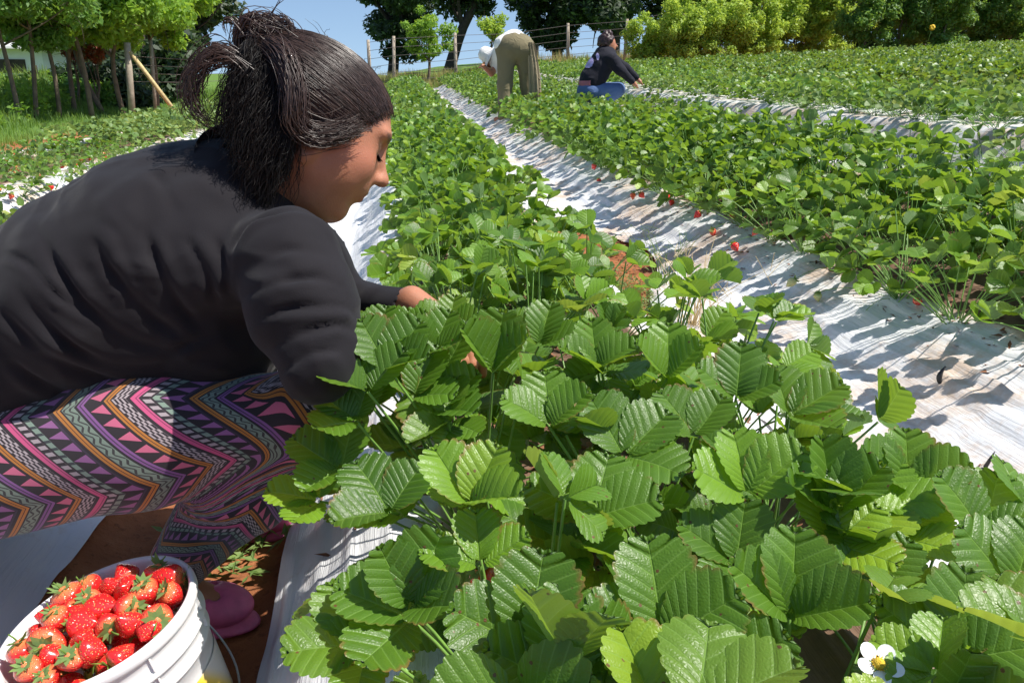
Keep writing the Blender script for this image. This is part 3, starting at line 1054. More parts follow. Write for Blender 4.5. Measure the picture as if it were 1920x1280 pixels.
M['skin'] = skin_material('warm_brown_skin', (.43, .185, .105), (.34, .10, .085))
M['jacket'] = cloth_material('dark_charcoal_fleece', (.0085, .0075, .0095), (.0145, .0125, .0155), sheen=.07)
M['collar'] = cloth_material('black_fleece_lining', (.010, .010, .012), rough=.9, sheen=.1)


def hair_material(name, c1, c2, rough=.38, spec=.5):
    t = NT(name)
    tone = t.n('Attribute', attribute_name='tone').outputs['Fac']
    col = t.mix(tone, c1, c2)
    return t.done(t.pbsdf(col, rough, None, Specular_IOR_Level=spec))


M['hair'] = hair_material('dark_brown_hair', (.010, .007, .006), (.070, .040, .031))
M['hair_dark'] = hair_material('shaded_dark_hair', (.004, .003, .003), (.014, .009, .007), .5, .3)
M['hair_base'] = simple_mat('hair_underlayer', (.006, .0045, .004), .95, .3, 80, Specular_IOR_Level=.1)


def leggings_material():
    t = NT('tribal_zigzag_leggings')
    l = t.n('Attribute', attribute_name='lp').outputs['Fac']
    th = t.n('Attribute', attribute_name='th').outputs['Fac']
    tri = t.math('PINGPONG', t.math('ADD', th, .155), .105)
    c = t.math('ADD', l, t.math('MULTIPLY', tri, .95))
    per = .158
    q = t.math('FRACT', t.math('DIVIDE', t.math('ADD', c, 4.0), per))
    s = t.math('MULTIPLY', t.math('ADD', th, 3.0), 1.0)
    dark = (.030, .026, .034)
    seq = [(0, dark), (.03, (.62, .27, .05)), (.052, (.08, .03, .03)), (.062, (.66, .30, .06)), (.085, dark), (.10, (.27, .40, .33)), (.20, dark), (.225, (.30, .14, .42)), (.245, (.09, .05, .13)),
           (.255, (.33, .15, .45)), (.28, dark), (.42, dark), (.44, (.62, .27, .05)), (.458, (.10, .04, .03)), (.466, (.62, .27, .05)), (.485, dark), (.50, (.55, .52, .56)), (.60, dark), (.63, (.75, .13, .33)),
           (.665, (.25, .04, .12)), (.672, (.70, .14, .34)), (.69, dark), (.705, (.50, .47, .52)), (.765, dark), (.785, (.27, .42, .35)), (.83, dark), (.98, (.06, .05, .09))]
    col = t.ramp(q, seq, 'CONSTANT')

    def band(a, b):
        return t.math('MULTIPLY', t.math('GREATER_THAN', q, a), t.math('LESS_THAN', q, b))

    def wave(k, ph=0.0):
        return t.math('ABSOLUTE', t.math('SUBTRACT', t.math('FRACT', t.math('ADD', t.math('MULTIPLY', s, k), ph)), .5))

    # rows of triangles
    for a, b, k, cl in ((.29, .415, 62, (.78, .20, .36)), (.84, .975, 70, (.40, .17, .44))):
        tt = t.math('DIVIDE', t.math('SUBTRACT', q, a), b - a)
        m = t.math('MULTIPLY', band(a, b), t.math('LESS_THAN', wave(k), t.math('MULTIPLY', tt, .38)))
        col = t.mix(m, col, cl)
    # scribble on the pale green band
    zz = t.math('LESS_THAN', t.math('ABSOLUTE', t.math('SUBTRACT', t.math('MULTIPLY', wave(75), 2.0), t.math('FRACT', t.math('MULTIPLY', q, 20.0)))), .2)
    col = t.mix(t.math('MULTIPLY', band(.105, .195), zz), col, (.06, .07, .07))
    # blocks on the whitish bands
    bl = t.math('GREATER_THAN', wave(95), .30)
    rw = t.math('GREATER_THAN', t.math('FRACT', t.math('MULTIPLY', q, 30.0)), .45)
    chk = t.math('ABSOLUTE', t.math('SUBTRACT', bl, rw))
    col = t.mix(t.math('MULTIPLY', band(.50, .60), chk), col, dark)
    d2 = t.math('GREATER_THAN', wave(120), .27)
    col = t.mix(t.math('MULTIPLY', band(.705, .765), d2), col, dark)
    d3 = t.math('GREATER_THAN', wave(110), .33)
    col = t.mix(t.math('MULTIPLY', band(.785, .83), d3), col, (.05, .07, .08))
    co = t.coord('Object')
    wv = t.noise(1300, co, 2)
    col = t.mix(t.math('MULTIPLY', wv, .35), col, (.06, .055, .065))
    hs = t.n('HueSaturation'); hs.inputs['Saturation'].default_value = 1.0; t.set(hs.inputs['Color'], col)
    col = t.mix(1.0, hs.outputs[0], (.70, .62, .60), 'MULTIPLY')
    return t.done(t.pbsdf(col, .8, t.bump(t.math('ADD', wv, t.math('MULTIPLY', t.noise(30, co, 3), .7)), .2, .0012), Sheen_Weight=.2, Specular_IOR_Level=.2))


M['leggings'] = leggings_material()
M['clog'] = simple_mat('pink_foam_clog', (.62, .13, .27), .5, .12, 60)

# ------------------------------------------------------------------ the crouching picker
HU = .228                                   # head height
TH, PS = math.radians(25), math.radians(24)
hx = _rt; hy = _up; hz = _fw
HF = hx * math.cos(TH) * math.cos(PS) - hy * math.sin(TH) + hz * math.cos(TH) * math.sin(PS)
HS0 = np.cross(HF, hy * math.cos(TH) + hx * math.sin(TH))
HS0 = HS0 / np.linalg.norm(HS0)              # towards or away from the camera
HUP = np.cross(HS0, HF); HUP /= np.linalg.norm(HUP)
if HUP @ hy < 0: HUP = -HUP
HS = np.cross(HF, HUP)                       # her side that is turned from the camera is +
if HS @ hz > 0: HS = -HS                     # now HS points to the camera
HO = atY(603, 222, 1.10)
HR = np.stack([HF, HUP, HS], 1)              # columns: forward, up, side (to camera)


def head_local(P):
    return (P - HO) @ HR / HU


def head_world(q):
    return HO + (np.asarray(q, float) * HU) @ HR.T


def sd_head(P):
    q = head_local(P)
    a = q.copy(); a[:, 2] = np.abs(a[:, 2])
    d = sd_ell(q, (-.06, .065, 0), (.42, .30, .325))
    d = smin(d, sd_ell(q, (.13, -.12, 0), (.27, .37, .265)), .12)
    d = smin(d, sd_ell(a, (.17, -.19, .13), (.17, .19, .14)), .10)
    d = smin(d, sd_ell(a, (.245, -.135, .150), (.105, .10, .095)), .05)          # full cheeks
    d = smin(d, sd_cone(a, (-.02, -.28, .20), (.22, -.41, .07), .075, .075), .12)   # jaw
    d = smin(d, sd_ell(q, (.275, -.425, 0), (.085, .075, .10)), .08)        # chin
    d = smin(d, sd_ell(q, (.08, -.42, 0), (.2, .11, .17)), .10)            # under the chin
    d = smin(d, sd_ell(a, (.315, .075, .10), (.065, .035, .11)), .06)       # brow
    d = smax(d, -sd_ell(a, (.425, -.005, .125), (.10, .055, .085)), .05)    # eye hollow
    d = smin(d, sd_ell(a, (.290, -.010, .125), (.068, .055, .070)), .015)   # lid over the eye
    nose = smin(sd_cone(q, (.35, .03, 0), (.455, -.135, 0), .028, .036), sd_ell(q, (.455, -.145, 0), (.046, .038, .044)), .03)
    nose = smin(nose, sd_ell(a, (.415, -.160, .05), (.038, .028, .026)), .025)
    d = smin(d, nose, .04)
    d = smax(d, -sd_ell(a, (.445, -.185, .025), (.018, .012, .014)), .01)
    d = smin(d, sd_ell(q, (.35, -.25, 0), (.06, .08, .12)), .06)            # mouth mound
    d = smin(d, sd_ell(q, (.390, -.258, 0), (.034, .022, .078)), .014)
    d = smin(d, sd_ell(q, (.380, -.302, 0), (.036, .024, .066)), .014)
    d = smax(d, -sd_ell(q, (.425, -.280, 0), (.035, .0045, .09)), .012)
    # ear
    ear = sd_ell(a, (-.015, -.20, .292), (.065, .11, .036))
    ear = smax(ear, -sd_ell(a, (-.005, -.185, .332), (.036, .068, .03)), .02)
    d = smin(d, ear, .025)
    return d * HU


Yt = 1.13
NB = atY(520, 345, 1.12)
neck_top = head_world((-.14, -.22, 0))
SH_N = atY(540, 488, .955); EL_N = atY(600, 678, .875); WR_N = atY(768, 642, 1.02)
SH_F = atY(530, 430, 1.29); EL_F = atY(640, 565, 1.31); WR_F = atY(762, 574, 1.22)
HIP_N = atY(-70, 880, 1.02); KN_N = atY(560, 775, .99); AN_N = atY(325, 1070, 1.10)
HIP_F = atY(-90, 820, 1.22); KN_F = atY(570, 765, 1.28); AN_F = atY(440, 965, 1.36)
AN_N[2] = max(AN_N[2], .085); AN_F[2] = .085
SPINE = [(atY(-110, 720, Yt), .122), (atY(50, 622, Yt), .118), (atY(190, 540, Yt), .124), (atY(320, 465, Yt), .124), (atY(425, 412, Yt), .104)]
ysc = np.array([1, .70, 1.0])


def sd_torso(P, g=0.0):
    Ps = P.copy(); Ps = (Ps - [0, Yt, 0]) * ysc + [0, Yt, 0]
    d = None
    for (a, ra), (b, rb) in zip(SPINE[:-1], SPINE[1:]):
        e = sd_cone(Ps, a, b, ra + g, rb + g)
        d = e if d is None else smin(d, e, .03)
    return d


# hands -------------------------------------------------------------
def hand_prims(W_, E_, side, curl=.5):
    """W_ wrist, E_ elbow: palm, four unequal fingers and a thumb; list of (a, b, ra, rb)"""
    f = (W_ - E_) / np.linalg.norm(W_ - E_)
    up = np.array([0, 0, 1.0]); up = up - f * (up @ f); up /= np.linalg.norm(up)
    s = np.cross(f, up) * side
    f = f * .85 - up * .45; f /= np.linalg.norm(f)
    up = up - f * (up @ f); up /= np.linalg.norm(up)
    pr = [(W_ - f * .02, W_ + f * .05, .024, .021)]
    for i, (o, L) in enumerate(((-.028, .066), (-.009, .074), (.010, .070), (.028, .056))):
        k = W_ + f * (.080 - .006 * abs(i - 1.3)) + s * o
        pr.append((W_ + f * .02 + s * o * .6, k, .0125, .0105))
        d1 = f * math.cos(curl) - up * math.sin(curl) + s * o * 2
        p1 = k + d1 / np.linalg.norm(d1) * L * .45
        d2 = f * math.cos(curl * 2.2) - up * math.sin(curl * 2.2)
        p2 = p1 + d2 * L * .32
        d3 = f * math.cos(curl * 3) - up * math.sin(curl * 3)
        p3 = p2 + d3 * L * .25
        pr += [(k, p1, .0098, .0088), (p1, p2, .0088, .0080), (p2, p3, .0080, .0068)]
    t0 = W_ + f * .018 - s * .022 - up * .006
    t1 = t0 + (f * .6 - s * .6 - up * .35) * .036
    t2 = t1 + (f * .85 - s * .1 - up * .55) * .030
    pr += [(t0, t1, .0135, .0105), (t1, t2, .0102, .0082)]
    return pr


HANDS = [hand_prims(WR_N + (WR_N - EL_N) / np.linalg.norm(WR_N - EL_N) * .03, EL_N, -1, .45), hand_prims(WR_F + (WR_F - EL_F) / np.linalg.norm(WR_F - EL_F) * .03, EL_F, 1, .35)]


def sd_body(P):
    n = len(P)
    d = sd_torso(P, -.018)
    d = smin(d, sd_cone(P, NB - (NB - neck_top) * .0 - np.array([.02, 0, .03]), neck_top, .062, .058), .03)
    for a, b, ra, rb in ((SH_N, EL_N, .050, .040), (EL_N, WR_N, .036, .025), (SH_F, EL_F, .05, .04), (EL_F, WR_F, .036, .025),
                         (HIP_N, KN_N, .078, .044), (KN_N, AN_N, .042, .030), (HIP_F, KN_F, .078, .044), (KN_F, AN_F, .042, .030)):
        d = smin(d, sd_cone(P, a, b, ra, rb), .02)
    for w, an in ((AN_N, 0), (AN_F, 0)):
        d = smin(d, sd_cone(P, w + [0, 0, -.03], w + [.06, -.02, -.05], .028, .022), .02)
    for W_, pr in zip((WR_N, WR_F), HANDS):
        m = np.linalg.norm(P - W_, axis=1) < .26
        if m.any():
            Q_ = P[m]; e = np.full(len(Q_), 1.0)
            for a, b, ra, rb in pr:
                e = smin(e, sd_cone(Q_, a, b, ra, rb), .006)
            d[m] = smin(d[m], e, .008)
    m = np.linalg.norm(P - HO, axis=1) < .32
    if m.any():
        e = sd_head(P[m])
        d[m] = smin(d[m], e, .022)
    return d


picker = empty('person', (float(AN_N[0]), float(AN_N[1]), 0.0))
PICK0 = np.array(picker.location)
tag(picker, 'crouching woman with dark hair in a messy bun, charcoal fleece jacket and zigzag patterned leggings', 'person')


def person_part(name, V, Q, mats, root, attrs=None, org=None, parent=None):
    me = mesh_np(name, V - (PICK0 if org is None else org), Q, attrs=attrs, mats=mats)
    return link(name, me, parent or root)


V_, Q_ = surface_nets(sd_body, (-.78, .62, -.02), (.22, 1.52, .98), .0034)
V_ = relax(V_, Q_, 1, .4)
q_ = head_local(V_); aq = np.abs(q_[:, 2])
lipm = np.clip(1.25 - np.sqrt(((q_[:, 0] - .385) / .06) ** 2 + ((q_[:, 1] + .280) / .042) ** 2 + (q_[:, 2] / .085) ** 2), 0, 1) * 2.2
cheek = np.exp(-(((q_[:, 0] - .27) / .12) ** 2 + ((q_[:, 1] + .13) / .10) ** 2 + ((aq - .19) / .1) ** 2))
brow = sstep(1.15, .8, np.sqrt(((q_[:, 1] - .075 - .12 * (aq - .12) + .9 * (aq - .12) ** 2) / .020) ** 2 + ((aq - .125) / .085) ** 2)) * (q_[:, 0] > .15)
lash = np.exp(-(((q_[:, 1] + .040 + .7 * (aq - .125) ** 2) / .010) ** 2)) * sstep(.075, .055, np.abs(aq - .125)) * (q_[:, 0] > .26)
person_part('body', V_, Q_, [M['skin']], picker, {'lip': np.clip(lipm, 0, 1), 'cheek': cheek, 'hairy': np.clip(brow * 1.1 + lash + .9 * sstep(-.11, .01, q_[:, 1] - (.235 + 1.28 * (q_[:, 0] - .335))) * (q_[:, 0] > -.1) * (q_[:, 1] < .5), 0, 1)})

# leggings -----------------------------------------------------------
LEGS = [(HIP_N, .100, KN_N, .053, AN_N, .040), (HIP_F, .098, KN_F, .060, AN_F, .040)]


def sd_leg(P, L):
    h, rh, k, rk, a, ra = L
    mid = h * .45 + k * .55 + np.array([0, 0, .006])
    d = smin(sd_cone(P, h, mid, rh, .087), sd_cone(P, mid, k, .084, rk), .05)
    ca = k * .62 + a * .38 + np.array([-.008, 0, -.010])
    s = smin(sd_cone(P, k, ca, rk * .97, .066), sd_cone(P, ca, a, .066, ra), .03)
    kb = sd_ell(P, k + np.array([.012, 0, .0]), (.060, .055, .060))
    return smin(smin(d, s, .016), kb, .02)


def sd_leggings(P):
    pel = sd_ell(P, HIP_N * .5 + HIP_F * .5 + np.array([-.02, 0, .05]), (.16, .19, .14))
    d = smin(smin(sd_leg(P, LEGS[0]), sd_leg(P, LEGS[1]), .012), pel, .05)
    return d


V_, Q_ = surface_nets(sd_leggings, (-.85, .78, -.02), (.1, 1.5, .62), .0056)
V_ = relax(V_, Q_, 2)
N_ = vnormals(V_, Q_)


def leg_coords(V, L, nr):
    h, rh, k, rk, a, ra = L
    l1 = np.linalg.norm(k - h); l2 = np.linalg.norm(a - k)
    t1 = (V - h) @ (k - h) / l1; t2 = (V - k) @ (a - k) / l2
    d1 = sd_cone(V, h, k, .09, .06); d2 = sd_cone(V, k, a, .055, .04)
    w = 1 / (1 + np.exp(-(d1 - d2) / .010))
    lp = np.clip(t1, -.2, l1 + .04) * (1 - w) + (l1 + t2) * w
    ax = ((k - h) / l1)[None] * (1 - w[:, None]) + ((a - k) / l2)[None] * w[:, None]
    side = -_fw[None] - ax * (ax @ -_fw)[:, None]; side /= np.linalg.norm(side, axis=1, keepdims=True)
    up = np.cross(ax, side)
    c1 = h + np.clip(t1, 0, l1)[:, None] * (k - h) / l1; c2 = k + np.clip(t2, 0, l2)[:, None] * (a - k) / l2
    r = V - (c1 * (1 - w[:, None]) + c2 * w[:, None])
    th = np.arctan2((r * up).sum(1), (r * side).sum(1))
    return lp, th * .085, np.minimum(d1, d2)


la, ta, da = leg_coords(V_, LEGS[0], N_); lb, tb, db = leg_coords(V_, LEGS[1], N_)
lp_ = np.where(da < db, la, lb + .07); th_ = np.where(da < db, ta, tb)
# creases where knee and hip bend
u_, v_, _z = topx(V_[0]) if False else (None, None, None)
d_ = V_ - _C; zc = d_ @ _fw; pu = 960 + F_PX * (d_ @ _rt) / zc; pv = 640 - F_PX * (d_ @ _up) / zc
V_ = V_ + N_ * (.0022 * noise2(lp_ * 30, th_ * 9, 4) * sstep(.25, .45, lp_))[:, None]
person_part('leggings', V_, Q_, [M['leggings']], picker, {'lp': lp_, 'th': th_})

# clogs --------------------------------------------------------------
for an in (AN_N, AN_F):
    cdir = np.array([.93, -.25, 0]) / np.linalg.norm([.93, -.25, 0])
    sd_ = np.array([cdir[1], -cdir[0], 0]); Rc = np.stack([cdir, sd_, [0, 0, 1]], 1)
    c0 = an + cdir * .0; c0[2] = float(terrain(c0[0], c0[1])) + .03

    def sd_clog(P, c0=c0, Rc=Rc):
        d = sd_ell(P, c0 + Rc @ [.055, 0, .006], (.066, .043, .030), Rc)
        d = smin(d, sd_ell(P, c0 + Rc @ [-.055, 0, .0], (.048, .034, .034), Rc), .05)
        d = smax(d, -(P[:, 2] - (c0[2] - .028)), .006)
        sole = sd_ell(P, c0 + Rc @ [.005, 0, -.022], (.125, .050, .016), Rc)
        d = np.minimum(d, sole)
        d = smax(d, -sd_ell(P, c0 + Rc @ [-.045, 0, .045], (.06, .030, .045), Rc), .008)
        for i in range(5):
            hp = c0 + Rc @ [.035 + .018 * (i // 2), (-.018 if i % 2 else .014), .034]
            d = smax(d, -(np.linalg.norm(P - hp, axis=1) - .0095), .003)
        return d
    V2, Q2 = surface_nets(sd_clog, c0 - .16, c0 + .16, .004)
    person_part('shoe', relax(V2, Q2, 1), Q2, [M['clog']], picker)

# jacket -------------------------------------------------------------
NECK_C = NB + np.array([-.015, 0, -.01])


def sd_jacket(P):
    d = sd_torso(P, .004)
    sh = sd_ell(P, (SH_N + SH_F) / 2 + np.array([-.05, 0, .0]), (.10, .19, .085))
    d = smin(d, sh, .05)
    d = smin(d, sd_ell(P, atY(345, 575, Yt), (.135, .17, .115)), .04)
    d = smin(d, sd_ell(P, atY(440, 600, Yt), (.085, .15, .095)), .05)
    for (S, E, Wr) in ((SH_N, EL_N, WR_N), (SH_F, EL_F, WR_F)):
        mid = S * .5 + E * .5
        a = smin(sd_cone(P, S, mid, .064, .057), sd_cone(P, mid, E, .057, .044), .03)
        f = sd_cone(P, E, Wr, .041, .030)
        d = smin(d, smin(a, f, .018), .022)
    return d


V_, Q_ = surface_nets(sd_jacket, (-.85, .70, .10), (.2, 1.5, .92), .0048)
V_ = relax(V_, Q_, 2)
N_ = vnormals(V_, Q_)
d_ = V_ - _C; zc = d_ @ _fw; pu = 960 + F_PX * (d_ @ _rt) / zc; pv = 640 - F_PX * (d_ @ _up) / zc
facing = sstep(-.15, .25, -(N_ * (d_ / np.linalg.norm(d_, axis=1, keepdims=True))).sum(1)) * (V_[:, 1] < Yt + .05)


def crease(px_, amp, w, soft=0.0):
    """a fold of the cloth along a line: a groove with a raised lip below it"""
    px_ = np.asarray(px_, float)
    ts = np.linspace(0, len(px_) - 1, 60)
    k = np.minimum(ts.astype(int), len(px_) - 2); f = (ts - k)[:, None]
    p0 = px_[np.maximum(k - 1, 0)]; p1 = px_[k]; p2 = px_[k + 1]; p3 = px_[np.minimum(k + 2, len(px_) - 1)]
    C_ = .5 * (2 * p1 + (p2 - p0) * f + (2 * p0 - 5 * p1 + 4 * p2 - p3) * f ** 2 + (3 * p1 - p0 - 3 * p2 + p3) * f ** 3)
    T_ = np.gradient(C_, axis=0); T_ /= np.linalg.norm(T_, axis=1, keepdims=True) + 1e-9
    lo_, hi_ = C_.min(0) - 4 * w, C_.max(0) + 4 * w
    out = np.zeros(len(pu))
    m = (pu > lo_[0]) & (pu < hi_[0]) & (pv > lo_[1]) & (pv < hi_[1]) & (facing > 0)
    X_ = np.stack([pu[m], pv[m]], 1)
    D2 = ((X_[:, None] - C_[None]) ** 2).sum(-1)
    j = D2.argmin(1)
    r = X_ - C_[j]
    n_ = np.stack([-T_[j][:, 1], T_[j][:, 0]], 1)
    sd = (r * n_).sum(1); dist = np.sqrt(D2[np.arange(len(j)), j])
    e = np.sin(np.pi * np.clip(j / 59.0, .0, 1)) ** 1.3 * (.75 + .35 * np.sin(j * .21 + amp * 2000))
    along = np.sqrt(np.maximum(dist ** 2 - sd ** 2, 0))
    fall = np.exp(-(along / w) ** 2) * e
    w = w * .95
    out[m] = .85 * amp * fall * (-np.exp(-(sd / (w * .55)) ** 2) + .75 * np.exp(-((sd - w * 1.1) / (w * .9)) ** 2) + .4 * np.exp(-((sd + w * 1.3) / (w * 1.1)) ** 2))
    return out


disp = np.zeros(len(V_))
for px_, amp, w in (
        ([(432, 540), (438, 460), (478, 410), (550, 392), (612, 412), (650, 480)], .008, 8),
        ([(450, 560), (520, 532), (600, 520), (650, 545)], .007, 14), ([(455, 610), (540, 580), (640, 575), (672, 600)], .008, 15),
        ([(485, 665), (560, 628), (640, 610), (690, 640)], .007, 14), ([(520, 705), (580, 665), (650, 655)], .006, 12),
        ([(470, 500), (540, 470), (620, 480)], .004, 16),
        ([(380, 620), (330, 560), (290, 480), (270, 420)], .009, 17), ([(410, 590), (390, 520), (345, 440)], .008, 16),
        ([(425, 560), (420, 500), (400, 430)], .006, 14), ([(360, 640), (280, 590), (210, 510), (165, 420)], .009, 18),
        ([(340, 660), (240, 635), (150, 560), (95, 470), (70, 420)], .010, 18), ([(330, 690), (200, 680), (90, 610), (20, 520)], .010, 19),
        ([(-20, 560), (60, 640), (170, 700), (280, 720)], .009, 17), ([(-20, 640), (50, 700), (130, 735), (220, 740)], .008, 15),
        ([(0, 470), (60, 500), (120, 560), (200, 610)], .006, 13), ([(300, 690), (340, 650), (420, 620)], .007, 14),
        ([(250, 300), (300, 340), (330, 400)], .004, 18), ([(430, 260), (450, 300), (440, 350)], .005, 13)):
    disp += crease(px_, amp, w)
wx = V_[:, 0] + .035 * noise2(V_[:, 0] * 7, V_[:, 2] * 7 + V_[:, 1] * 5, 51); wz = V_[:, 2] + .035 * noise2(V_[:, 0] * 6 + 9, V_[:, 2] * 8 - V_[:, 1] * 4, 52)
rid = 1 - np.abs(noise2(wx * 22 + wz * 9, (wz - wx * .6) * 7 + V_[:, 1] * 3, 53))
rid2 = 1 - np.abs(noise2(wx * 9 - wz * 34, wz * 6 + wx * 9 + V_[:, 1] * 6, 54))
gen = .0048 * rid ** 4 * np.clip(.5 + noise2(V_[:, 0] * 5, V_[:, 2] * 5, 55), 0, 1) + .0036 * rid2 ** 4 * np.clip(.4 + noise2(V_[:, 0] * 6, V_[:, 2] * 4, 56), 0, 1) + .003 * noise2(V_[:, 0] * 16 + V_[:, 2] * 6, V_[:, 1] * 14 + V_[:, 2] * 12, 5) + .002 * noise2(V_[:, 0] * 34, V_[:, 2] * 30 + V_[:, 1] * 20, 6)
# cuffs gather
V_ = V_ + N_ * (disp * facing + gen)[:, None]
# cut: open at the cuffs, hem and neck
keep = np.ones(len(V_), bool)
for (E, Wr) in ((EL_N, WR_N), (EL_F, WR_F)):
    ax_ = (Wr - E) / np.linalg.norm(Wr - E)
    keep &= ~(((V_ - Wr) @ ax_ > .004) & (np.linalg.norm(V_ - Wr, axis=1) < .07))
nax = neck_top - NB; nax = nax / np.linalg.norm(nax)
keep &= ~(((V_ - NB) @ nax > .0) & (np.linalg.norm(np.cross(V_ - NB, nax), axis=1) < .065))
V_, Q_, _u = drop_faces(V_, Q_, keep)
jk = person_part('jacket', V_, Q_, [M['jacket']], picker)
md = jk.modifiers.new('thickness', 'SOLIDIFY'); md.thickness = .004; md.offset = -1
# collar: a standing band round the neck
mc = MB()
cax = nax * .8 + hx * .1; cax /= np.linalg.norm(cax)
e1 = hx - cax * (hx @ cax); e1 /= np.linalg.norm(e1); e2 = np.cross(cax, e1)
rows = []
for i, (hh, rr) in enumerate(((-.045, 1.25), (-.015, 1.12), (.015, 1.02), (.045, .98), (.055, .96), (.045, .93), (.01, .93))):
    for j in range(40):
        a = 2 * math.pi * j / 40
        ru = .083 * rr; rv = .096 * rr
        wob = .004 * math.sin(3 * a + i)
        rows.append(NB - hx * .022 - hy * .012 + cax * (hh - .012 - .012 * math.cos(a)) + e1 * math.cos(a) * (ru + wob) + e2 * math.sin(a) * (rv + wob) - e1 * .006)
I = np.arange(7 * 40).reshape(7, 40)
Qc = np.stack([I[:-1], np.roll(I, -1, 1)[:-1], np.roll(I, -1, 1)[1:], I[1:]], -1).reshape(-1, 4)
mc.add(np.array(rows) - PICK0, Qc)
link('collar', mc.mesh('collar', [M['collar']]), jk)

# hair ---------------------------------------------------------------
BUN = np.array([-.44, .17, .02])


def sd_hair(P):
    q = head_local(P)
    d = sd_ell(q, (-.06, .070, 0), (.452, .330, .362))
    d = smin(d, sd_ell(q, (-.26, -.17, .02), (.20, .28, .26)), .12)      # mass at the nape
    # hairline
    a2 = np.abs(q[:, 2])
    line = ((.235 + 1.28 * (q[:, 0] - .335)) - q[:, 1]) * .62 + .016
    d2 = smax(d, line, .03)
    back = smax(d, (q[:, 0] + .13), .03)
    d = np.minimum(d2, back)
    d = smin(d, sd_ell(q, BUN + [0, .02, 0], (.105, .105, .105)), .03)
    return d * HU


V_, Q_ = surface_nets(sd_hair, HO - .25, HO + .25, .0038)
V_ = relax(V_, Q_, 2)
person_part('hair', V_, Q_, [M['hair_base']], picker)
hair_obj = [c for c in picker.children if c.name.startswith('hair')][0]

rh = np.random.default_rng(21)
mh = MB()


def strand(pts, r=.00055, tone=None, wave=0.0, n=3, m=0, curl=None):
    pts = np.asarray(pts, float)
    k = len(pts)
    if wave:
        ph = rh.uniform(0, 6, 3); fr = rh.uniform(5, 11) if curl is None else curl
        tt = np.linspace(0, 1, k)
        pts = pts + wave * np.stack([np.sin(fr * tt + ph[0]), np.sin(fr * tt + ph[1]), np.sin(fr * tt + ph[2])], 1) * tt[:, None]
    rad = r * (1 - .55 * np.linspace(0, 1, k) ** 3)
    mh.tube(head_world(pts) - PICK0, rad, n, A=rh.uniform(0, 1) if tone is None else tone, cap=False, m=m)


def bez(C, k=18):
    C = np.asarray(C, float); ts = np.linspace(0, len(C) - 1, k); i = np.minimum(ts.astype(int), len(C) - 2); f = (ts - i)[:, None]
    p0 = C[np.maximum(i - 1, 0)]; p1 = C[i]; p2 = C[i + 1]; p3 = C[np.minimum(i + 2, len(C) - 1)]
    return .5 * (2 * p1 + (p2 - p0) * f + (2 * p0 - 5 * p1 + 4 * p2 - p3) * f ** 2 + (3 * p1 - p0 - 3 * p2 + p3) * f ** 3)


def ell_r(dirs, c=(-.06, .07, 0), r=(.458, .336, .368)):
    dirs = dirs / np.linalg.norm(dirs, axis=1, keepdims=True)
    return dirs / np.linalg.norm(dirs / np.array(r), axis=1, keepdims=True)


EC = np.array([-.06, .07, 0])
bd = (BUN - EC); bd = bd / np.linalg.norm(bd)
n_st = 0
while n_st < 14500:
    v = rh.normal(size=3); v /= np.linalg.norm(v)
    root_ = EC + ell_r(v[None])[0]
    hl = .235 + 1.28 * (root_[0] - .335)
    if not (root_[1] > hl - .02 + rh.normal(0, .028) or root_[0] < -.12): continue
    if v @ bd > .93: continue
    # prefer the edge of the hairline, so that hair runs back from it
    lift = .002 + .022 * rh.random() ** 3
    ang = math.acos(np.clip(v @ bd, -1, 1)); k = 13
    ts = np.linspace(0, 1, k)
    sag = rh.normal(0, .05) + (.10 if v[2] > 0 and root_[1] < .15 else 0)
    dirs = np.array([(math.sin((1 - t) * ang) * v + math.sin(t * ang) * bd) / math.sin(ang) for t in ts])
    dirs[:, 1] -= sag * np.sin(np.pi * ts)
    pts = EC + ell_r(dirs) * (1 + lift * np.sin(np.pi * np.clip(ts, 0, .95)))[:, None]
    clump = noise2(v[0] * 7, v[2] * 7 + v[1] * 5, 3)
    strand(pts, .00034, np.clip(.55 + .4 * clump + rh.normal(0, .2), 0, 1), .006)
    n_st += 1
# locks falling behind and over the ear to the collar
for i in range(2600):
    a = rh.uniform(0, 1)
    s0 = np.array([-.53 + .42 * a, .10 - .22 * a + rh.normal(0, .04), rh.choice([1, 1, 1, -1]) * (.16 + .18 * a ** .5) + rh.normal(0, .02)])
    L = rh.uniform(.28, .58)
    end = np.array([-.46 + .40 * a + .05 * rh.normal(), s0[1] - L * (.75 + .25 * a), s0[2] * .9 + rh.normal(0, .04)])
    b_ = (s0 + end) / 2 + np.array([-.01 + rh.normal(0, .04), .02, .05 * np.sign(s0[2])])
    ts = np.linspace(0, 1, 20)[:, None]
    strand((1 - ts) ** 2 * s0 + 2 * ts * (1 - ts) * b_ + ts ** 2 * end, .00042, rh.random() ** 2, rh.uniform(.007, .016), m=1, curl=rh.uniform(14, 26))
# a smooth lock sweeping down from the bun and hooking up over the ear
for i in range(420):
    o = rh.normal(0, .026, 3)
    ctr = np.array([(-.40, .16, .20), (-.30, .12, .33), (-.20, .0, .385), (-.14, -.12, .385), (-.04, -.16, .37), (.07, -.10, .37), (.16, .0, .355)]) + o
    strand(bez(ctr + rh.normal(0, .008, ctr.shape), 22), .0005, rh.uniform(.3, 1), .010)
